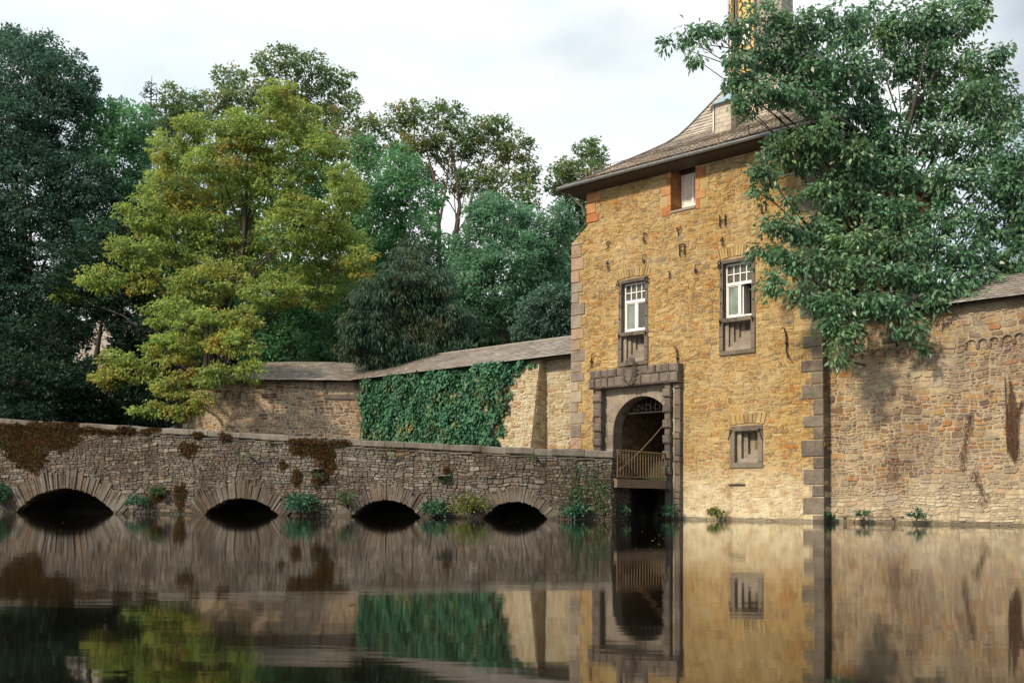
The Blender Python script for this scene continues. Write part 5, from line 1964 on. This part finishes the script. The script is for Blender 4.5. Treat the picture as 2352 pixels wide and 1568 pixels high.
tree('chestnut_tree', 'airy chestnut with two bare brown stems and sky showing through its crown', 'tree', 64, 1010,
     [(935, 262, 46, 34), (900, 300, 26, 30), (1015, 265, 50, 34), (965, 310, 60, 40), (1080, 300, 50, 34), (920, 350, 44, 36), (1140, 290, 40, 22), (1030, 340, 60, 40), (1120, 345, 60, 40), (1185, 340, 44, 36), (1215, 395, 34, 40),
      (1100, 410, 50, 36), (1165, 420, 50, 36), (960, 400, 44, 34), (1215, 460, 34, 30), (1050, 420, 36, 30), (1130, 470, 44, 26)],
     M['l_tip'], BKB, leaf=.2, cr=.58, per=30, k=3.0, trunk_r=.34, group=GRP, zbase=4, dl=1.2, fork=.5,
     limbs=[([(1010, 640, 63), (1008, 520, 63), (1000, 420, 63), (975, 330, 63)], [.18, .15, .1, .04]), ([(1065, 690, 63), (1072, 560, 63), (1082, 460, 63), (1105, 370, 63)], [.19, .16, .11, .04]),
            ([(1008, 520, 63), (1025, 430, 63), (1035, 330, 63)], [.1, .07, .03]), ([(1080, 470, 63), (1130, 440, 63), (1180, 380, 63)], [.1, .06, .03])])
tree('broadleaf_tree', 'bright green young tree in front of the chestnut stems', 'tree', 58, 920,
     [(925, 385, 50, 50), (900, 440, 56, 50), (960, 460, 60, 50), (880, 520, 60, 60), (960, 540, 70, 55), (1010, 600, 60, 50), (900, 610, 70, 60), (980, 650, 70, 50)],
     M['l_mid'], BK, leaf=.19, cr=.7, per=38, k=4.2, trunk_r=.22, group=GRP, zbase=3, dl=1.)
tree('broadleaf_tree', 'full rounded blue green tree left of the gate tower', 'tree', 55, 1180,
     [(1110, 480, 50, 40), (1150, 500, 70, 50), (1210, 530, 60, 50), (1090, 560, 70, 55), (1180, 590, 90, 60), (1260, 570, 50, 60), (1070, 640, 60, 50), (1140, 660, 90, 60), (1240, 650, 70, 60), (1080, 720, 70, 50), (1180, 740, 90, 55), (1290, 500, 34, 40)],
     M['l_teal'], BK, leaf=.18, cr=.66, per=42, k=4.4, trunk_r=.3, group=GRP, zbase=2.6, dl=1.)
tree('broadleaf_tree', 'slender tree top rising behind the left corner of the tower roof', 'tree', 68, 1330,
     [(1345, 345, 32, 28), (1375, 360, 26, 24), (1300, 385, 40, 26), (1340, 400, 50, 34), (1285, 425, 34, 30), (1330, 455, 54, 40), (1300, 510, 50, 45), (1340, 540, 46, 50), (1295, 580, 44, 50)],
     M['l_tip'], BK, leaf=.21, cr=.62, per=32, k=3.3, trunk_r=.28, group=GRP, zbase=5, dl=.8)
tree('yew_tree', 'drooping dark yew with weeping sprays above the curtain wall roof', 'tree', 50, 930,
     [(945, 590, 44, 40), (925, 640, 60, 50), (985, 660, 60, 50), (880, 690, 70, 50), (960, 720, 80, 55), (1030, 740, 60, 50), (840, 750, 60, 44), (910, 770, 80, 50), (1000, 790, 80, 42), (830, 800, 50, 30), (900, 815, 60, 24)],
     M['l_yew'], BKB, leaf=.3, asp=.16, cr=.55, per=60, k=4.6, flat=.9, droop=1.5, upb=.3, trunk_r=.25, group=GRP, by=51.5, zbase=2.5, dl=.7)
tree('bush', 'grey green bush behind the wall roof, right beside the tower', 'bush', 47, 1255,
     [(1265, 680, 40, 30), (1235, 715, 50, 38), (1285, 730, 40, 40), (1225, 755, 50, 26), (1275, 770, 46, 22)],
     M['l_grey'], BK, leaf=.13, cr=.42, per=44, k=4.6, trunk_r=.12, zbase=2.5, dl=.4, fork=.2)
# bare fir top
bp = at(340, 400, 66)
o = empty('fir_tree', (bp.x, bp.y, 5), label='thin bare fir top pricking above the woods', cat='tree', group=GRP)
tz = at(340, 174, 66).z - 5
mb = MB()
mb.tube([(0, 0, -1), (0, 0, tz * .6), (.1, 0, tz)], [.3, .16, .015], 6)
mb.build('trunk', BKB, o)
mb = MB()
fp = []
for i in range(70):
    t = R.random() ** 1.3
    z = tz - .4 - t * 6.5
    r = .35 + 2.6 * t
    a = R.uniform(0, 6.283)
    e = Vector((r * math.cos(a), r * math.sin(a), z + .25 * r * (1 if t < .4 else -.3)))
    mb.tube([(0, 0, z), e * .5 + Vector((0, 0, z * .5 - .1)), e], [.04, .025, .008], 4)
    for q in range(int(3 + 16 * t)):
        w = R.uniform(.3, 1)
        fp.append((e.x * w, e.y * w, z + (e.z - z) * w))
mb.build('branches', BKB, o)
fp = np.array(fp)
leaves('crown', fp, unit(len(fp)) + np.array([0, 0, -.8]), unit(len(fp)), G.uniform(.25, .45, len(fp)), G.uniform(.05, .1, len(fp)), M['l_yew'], o)

# the oak in front of tower corner and right wall
tree('oak_tree', 'big glossy leaved oak drooping over the tower corner and the right wall', 'tree', 31.8, 2070,
     [(1535, 100, 26, 15), (1575, 85, 36, 24), (1590, 130, 20, 22), (1630, 75, 44, 26), (1690, 60, 40, 30), (1700, 120, 34, 34), (1760, 50, 60, 50), (1775, 130, 60, 50), (1720, 190, 42, 36), (1690, 185, 26, 26), (1712, 255, 20, 22),
      (1840, 70, 70, 60), (1850, 160, 70, 60), (1930, 60, 70, 60), (1930, 150, 70, 60), (1800, 210, 60, 40), (1885, 230, 60, 50), (1740, 215, 30, 26),
      (2020, 60, 70, 60, 2), (2110, 60, 80, 60, 2), (2190, 40, 70, 60, 2), (2250, 20, 36, 36, 2), (2060, 150, 60, 50, 2), (2150, 150, 80, 60, 2), (2240, 150, 50, 50, 2), (2290, 190, 40, 36, 2),
      (1970, 250, 50, 50, 1), (2110, 240, 60, 50, 2), (2200, 240, 70, 60, 2), (2290, 270, 50, 50, 1), (2150, 320, 70, 50, 1), (2240, 340, 70, 50, 1), (2320, 350, 40, 40, 0), (2010, 330, 50, 40, 1),
      (1900, 310, 44, 34), (1830, 310, 44, 30), (1790, 350, 50, 36), (1760, 400, 36, 34), (1750, 440, 26, 26), (1850, 370, 40, 34), (1960, 390, 70, 46), (2070, 400, 70, 50), (2180, 420, 80, 50), (2280, 430, 60, 50), (2340, 470, 36, 50),
      (1890, 440, 44, 40), (1815, 455, 26, 24), (1960, 470, 70, 46), (2060, 490, 80, 46), (2170, 500, 70, 46), (2280, 520, 60, 50), (1800, 520, 60, 34), (1870, 530, 70, 40), (1970, 550, 80, 44, -.5), (2090, 560, 90, 44, -.5), (2210, 580, 80, 44, -.5),
      (2310, 590, 44, 44, -.5), (1750, 580, 44, 32), (1830, 600, 70, 40, -.3), (1930, 620, 70, 40, -.8), (2030, 630, 70, 40, -1), (2130, 640, 70, 40, -1), (2230, 640, 60, 34, -1), (1775, 650, 34, 32, -.2), (1840, 670, 36, 28, -.6), (1930, 690, 40, 36, -1.2),
      (2060, 700, 46, 32, -1.2), (2105, 750, 26, 30, -1.4), (2120, 800, 18, 20, -1.4), (1930, 780, 36, 34, -1.2), (1905, 740, 32, 40, -1.2), (1922, 822, 22, 24, -1.2), (1950, 750, 34, 30, -1.2), (1890, 700, 34, 30, -1.0), (2230, 690, 40, 22, -1.4), (2180, 660, 34, 24, -1.2), (2050, 760, 24, 16, -1.3), (2330, 420, 50, 50), (2345, 540, 40, 60), (2300, 620, 50, 40, -.6), (2340, 640, 30, 30, -.6), (2020, 260, 46, 40, 1), (2060, 320, 50, 40, 1), (1990, 170, 50, 46, 1), (1880, 330, 50, 34), (1960, 340, 50, 40, -.3), (1700, 230, 26, 26), (2150, 690, 40, 26, -1.2), (2000, 690, 50, 34, -1.2), (2260, 220, 56, 50, 1), (2340, 300, 20, 30), (2345, 390, 30, 50), (2350, 600, 30, 40, -.5), (2335, 230, 26, 40, 1), (2300, 120, 30, 30, 1.5)],
     M['l_oak'], BK, leaf=.195, asp=.44, cr=.46, per=31, k=3.5, flat=.6, droop=.75, grow=1.0, upb=.75, trunk_r=.27, by=36.5, zbase=1.5, dl=.5, shell=.25,
     limbs=[([(2060, 420, 34.5), (2035, 300, 34), (2005, 200, 33.5), (1985, 120, 33)], [.15, .13, .09, .05]), ([(2030, 290, 34), (1950, 250, 33), (1850, 190, 32.3), (1740, 120, 32), (1600, 100, 31.9)], [.09, .065, .045, .025, .01]),
            ([(2050, 380, 34.5), (1960, 360, 33), (1860, 340, 32.3), (1780, 330, 32)], [.08, .045, .025, .012])])

# far wood closing the view, one mass
n_ = 60000
x = G.uniform(-60, 20, n_)
y = G.uniform(78, 100, n_)
hh = np.array([height(a, b) for a, b in zip(x, y)])
z = hh + G.random(n_) * (9 + 2.5 * np.sin(x * .4) + 2 * np.sin(x * 1.1))
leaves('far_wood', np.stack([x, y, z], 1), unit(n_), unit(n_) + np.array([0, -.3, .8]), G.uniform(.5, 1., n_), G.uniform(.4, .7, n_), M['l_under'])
tag(bpy.data.objects['far_wood'], 'dark wood closing the view between the tree trunks', 'wood', kind='stuff')

# ------------------------------------------------------------------ light
SUN_EL, SUN_D = rad(33), Vector((-.74, -.67, 0)).normalized()
sd = bpy.data.lights.new('sun', 'SUN')
sd.energy = 3.0
sd.angle = rad(4)
sd.color = (1., .86, .66)
so = bpy.data.objects.new('sun', sd)
dirv = Vector((SUN_D.x * math.cos(SUN_EL), SUN_D.y * math.cos(SUN_EL), math.sin(SUN_EL)))
so.rotation_euler = (-dirv).to_track_quat('-Z', 'Y').to_euler()
so.location = (-30, -20, 40)
COL.objects.link(so)

w = bpy.data.worlds.new('World')
SC.world = w
w.use_nodes = True
nt = w.node_tree
nt.nodes.clear()
out = nt.nodes.new('ShaderNodeOutputWorld')
bg = nt.nodes.new('ShaderNodeBackground')
bg.inputs[1].default_value = .06
sky = nt.nodes.new('ShaderNodeTexSky')
sky.sky_type = 'NISHITA'
sky.sun_disc = False
sky.sun_elevation = SUN_EL
sky.sun_rotation = math.atan2(SUN_D.x, SUN_D.y)
sky.air_density = 1.2
sky.dust_density = 1.2
tc = nt.nodes.new('ShaderNodeTexCoord')
k = noise(nt, 1.5, 6, vec=tc.outputs['Generated'], rough=.55, stretch=(1, 1, 2.4))
sx = nt.nodes.new('ShaderNodeSeparateXYZ')
nt.links.new(tc.outputs['Generated'], sx.inputs[0])
az = nt.nodes.new('ShaderNodeMath')
az.operation = 'MULTIPLY_ADD'
nt.links.new(ramp(nt, sx.outputs[0], [(.0, .0), (.33, .0), (.47, 1.)]), az.inputs[0])
az.inputs[1].default_value = -.55
nt.links.new(k, az.inputs[2])
el = nt.nodes.new('ShaderNodeMath')
el.operation = 'MULTIPLY_ADD'
nt.links.new(ramp(nt, sx.outputs[2], [(.34, .0), (.50, 1.)]), el.inputs[0])
el.inputs[1].default_value = -.14
nt.links.new(az.outputs[0], el.inputs[2])
cm_ = ramp(nt, el.outputs[0], [(.16, .42), (.42, 1.)])
k3 = noise(nt, 2.2, 6, vec=tc.outputs['Generated'], rough=.6, stretch=(1, 1, 2.6))
ccol = ramp(nt, k3, [(.36, (.74, .85, .90)), (.58, (1., 1., 1.))])
ccol = mixrgb(nt, ccol, (12.4, 12.6, 12.7), 1., 'MULTIPLY')
cloud = mixrgb(nt, sky.outputs[0], ccol, cm_)
# an overcast sky is brighter overhead than near the horizon
gain = ramp(nt, sx.outputs[2], [(.42, (.40, .40, .40)), (.95, (1., 1., 1.))])
cloud = mixrgb(nt, cloud, gain, 1., 'MULTIPLY')
cloud = mixrgb(nt, cloud, (2.38, 2.38, 2.38), 1., 'MULTIPLY')
nt.links.new(cloud, bg.inputs[0])
nt.links.new(bg.outputs[0], out.inputs[0])

SC.view_settings.view_transform = 'Standard'
SC.view_settings.look = 'None'
SC.view_settings.exposure = .6
SC.view_settings.gamma = 1
SC.cycles.use_denoising = True
SC.cycles.max_bounces = 8
SC.cycles.transmission_bounces = 4
SC.cycles.transparent_max_bounces = 4
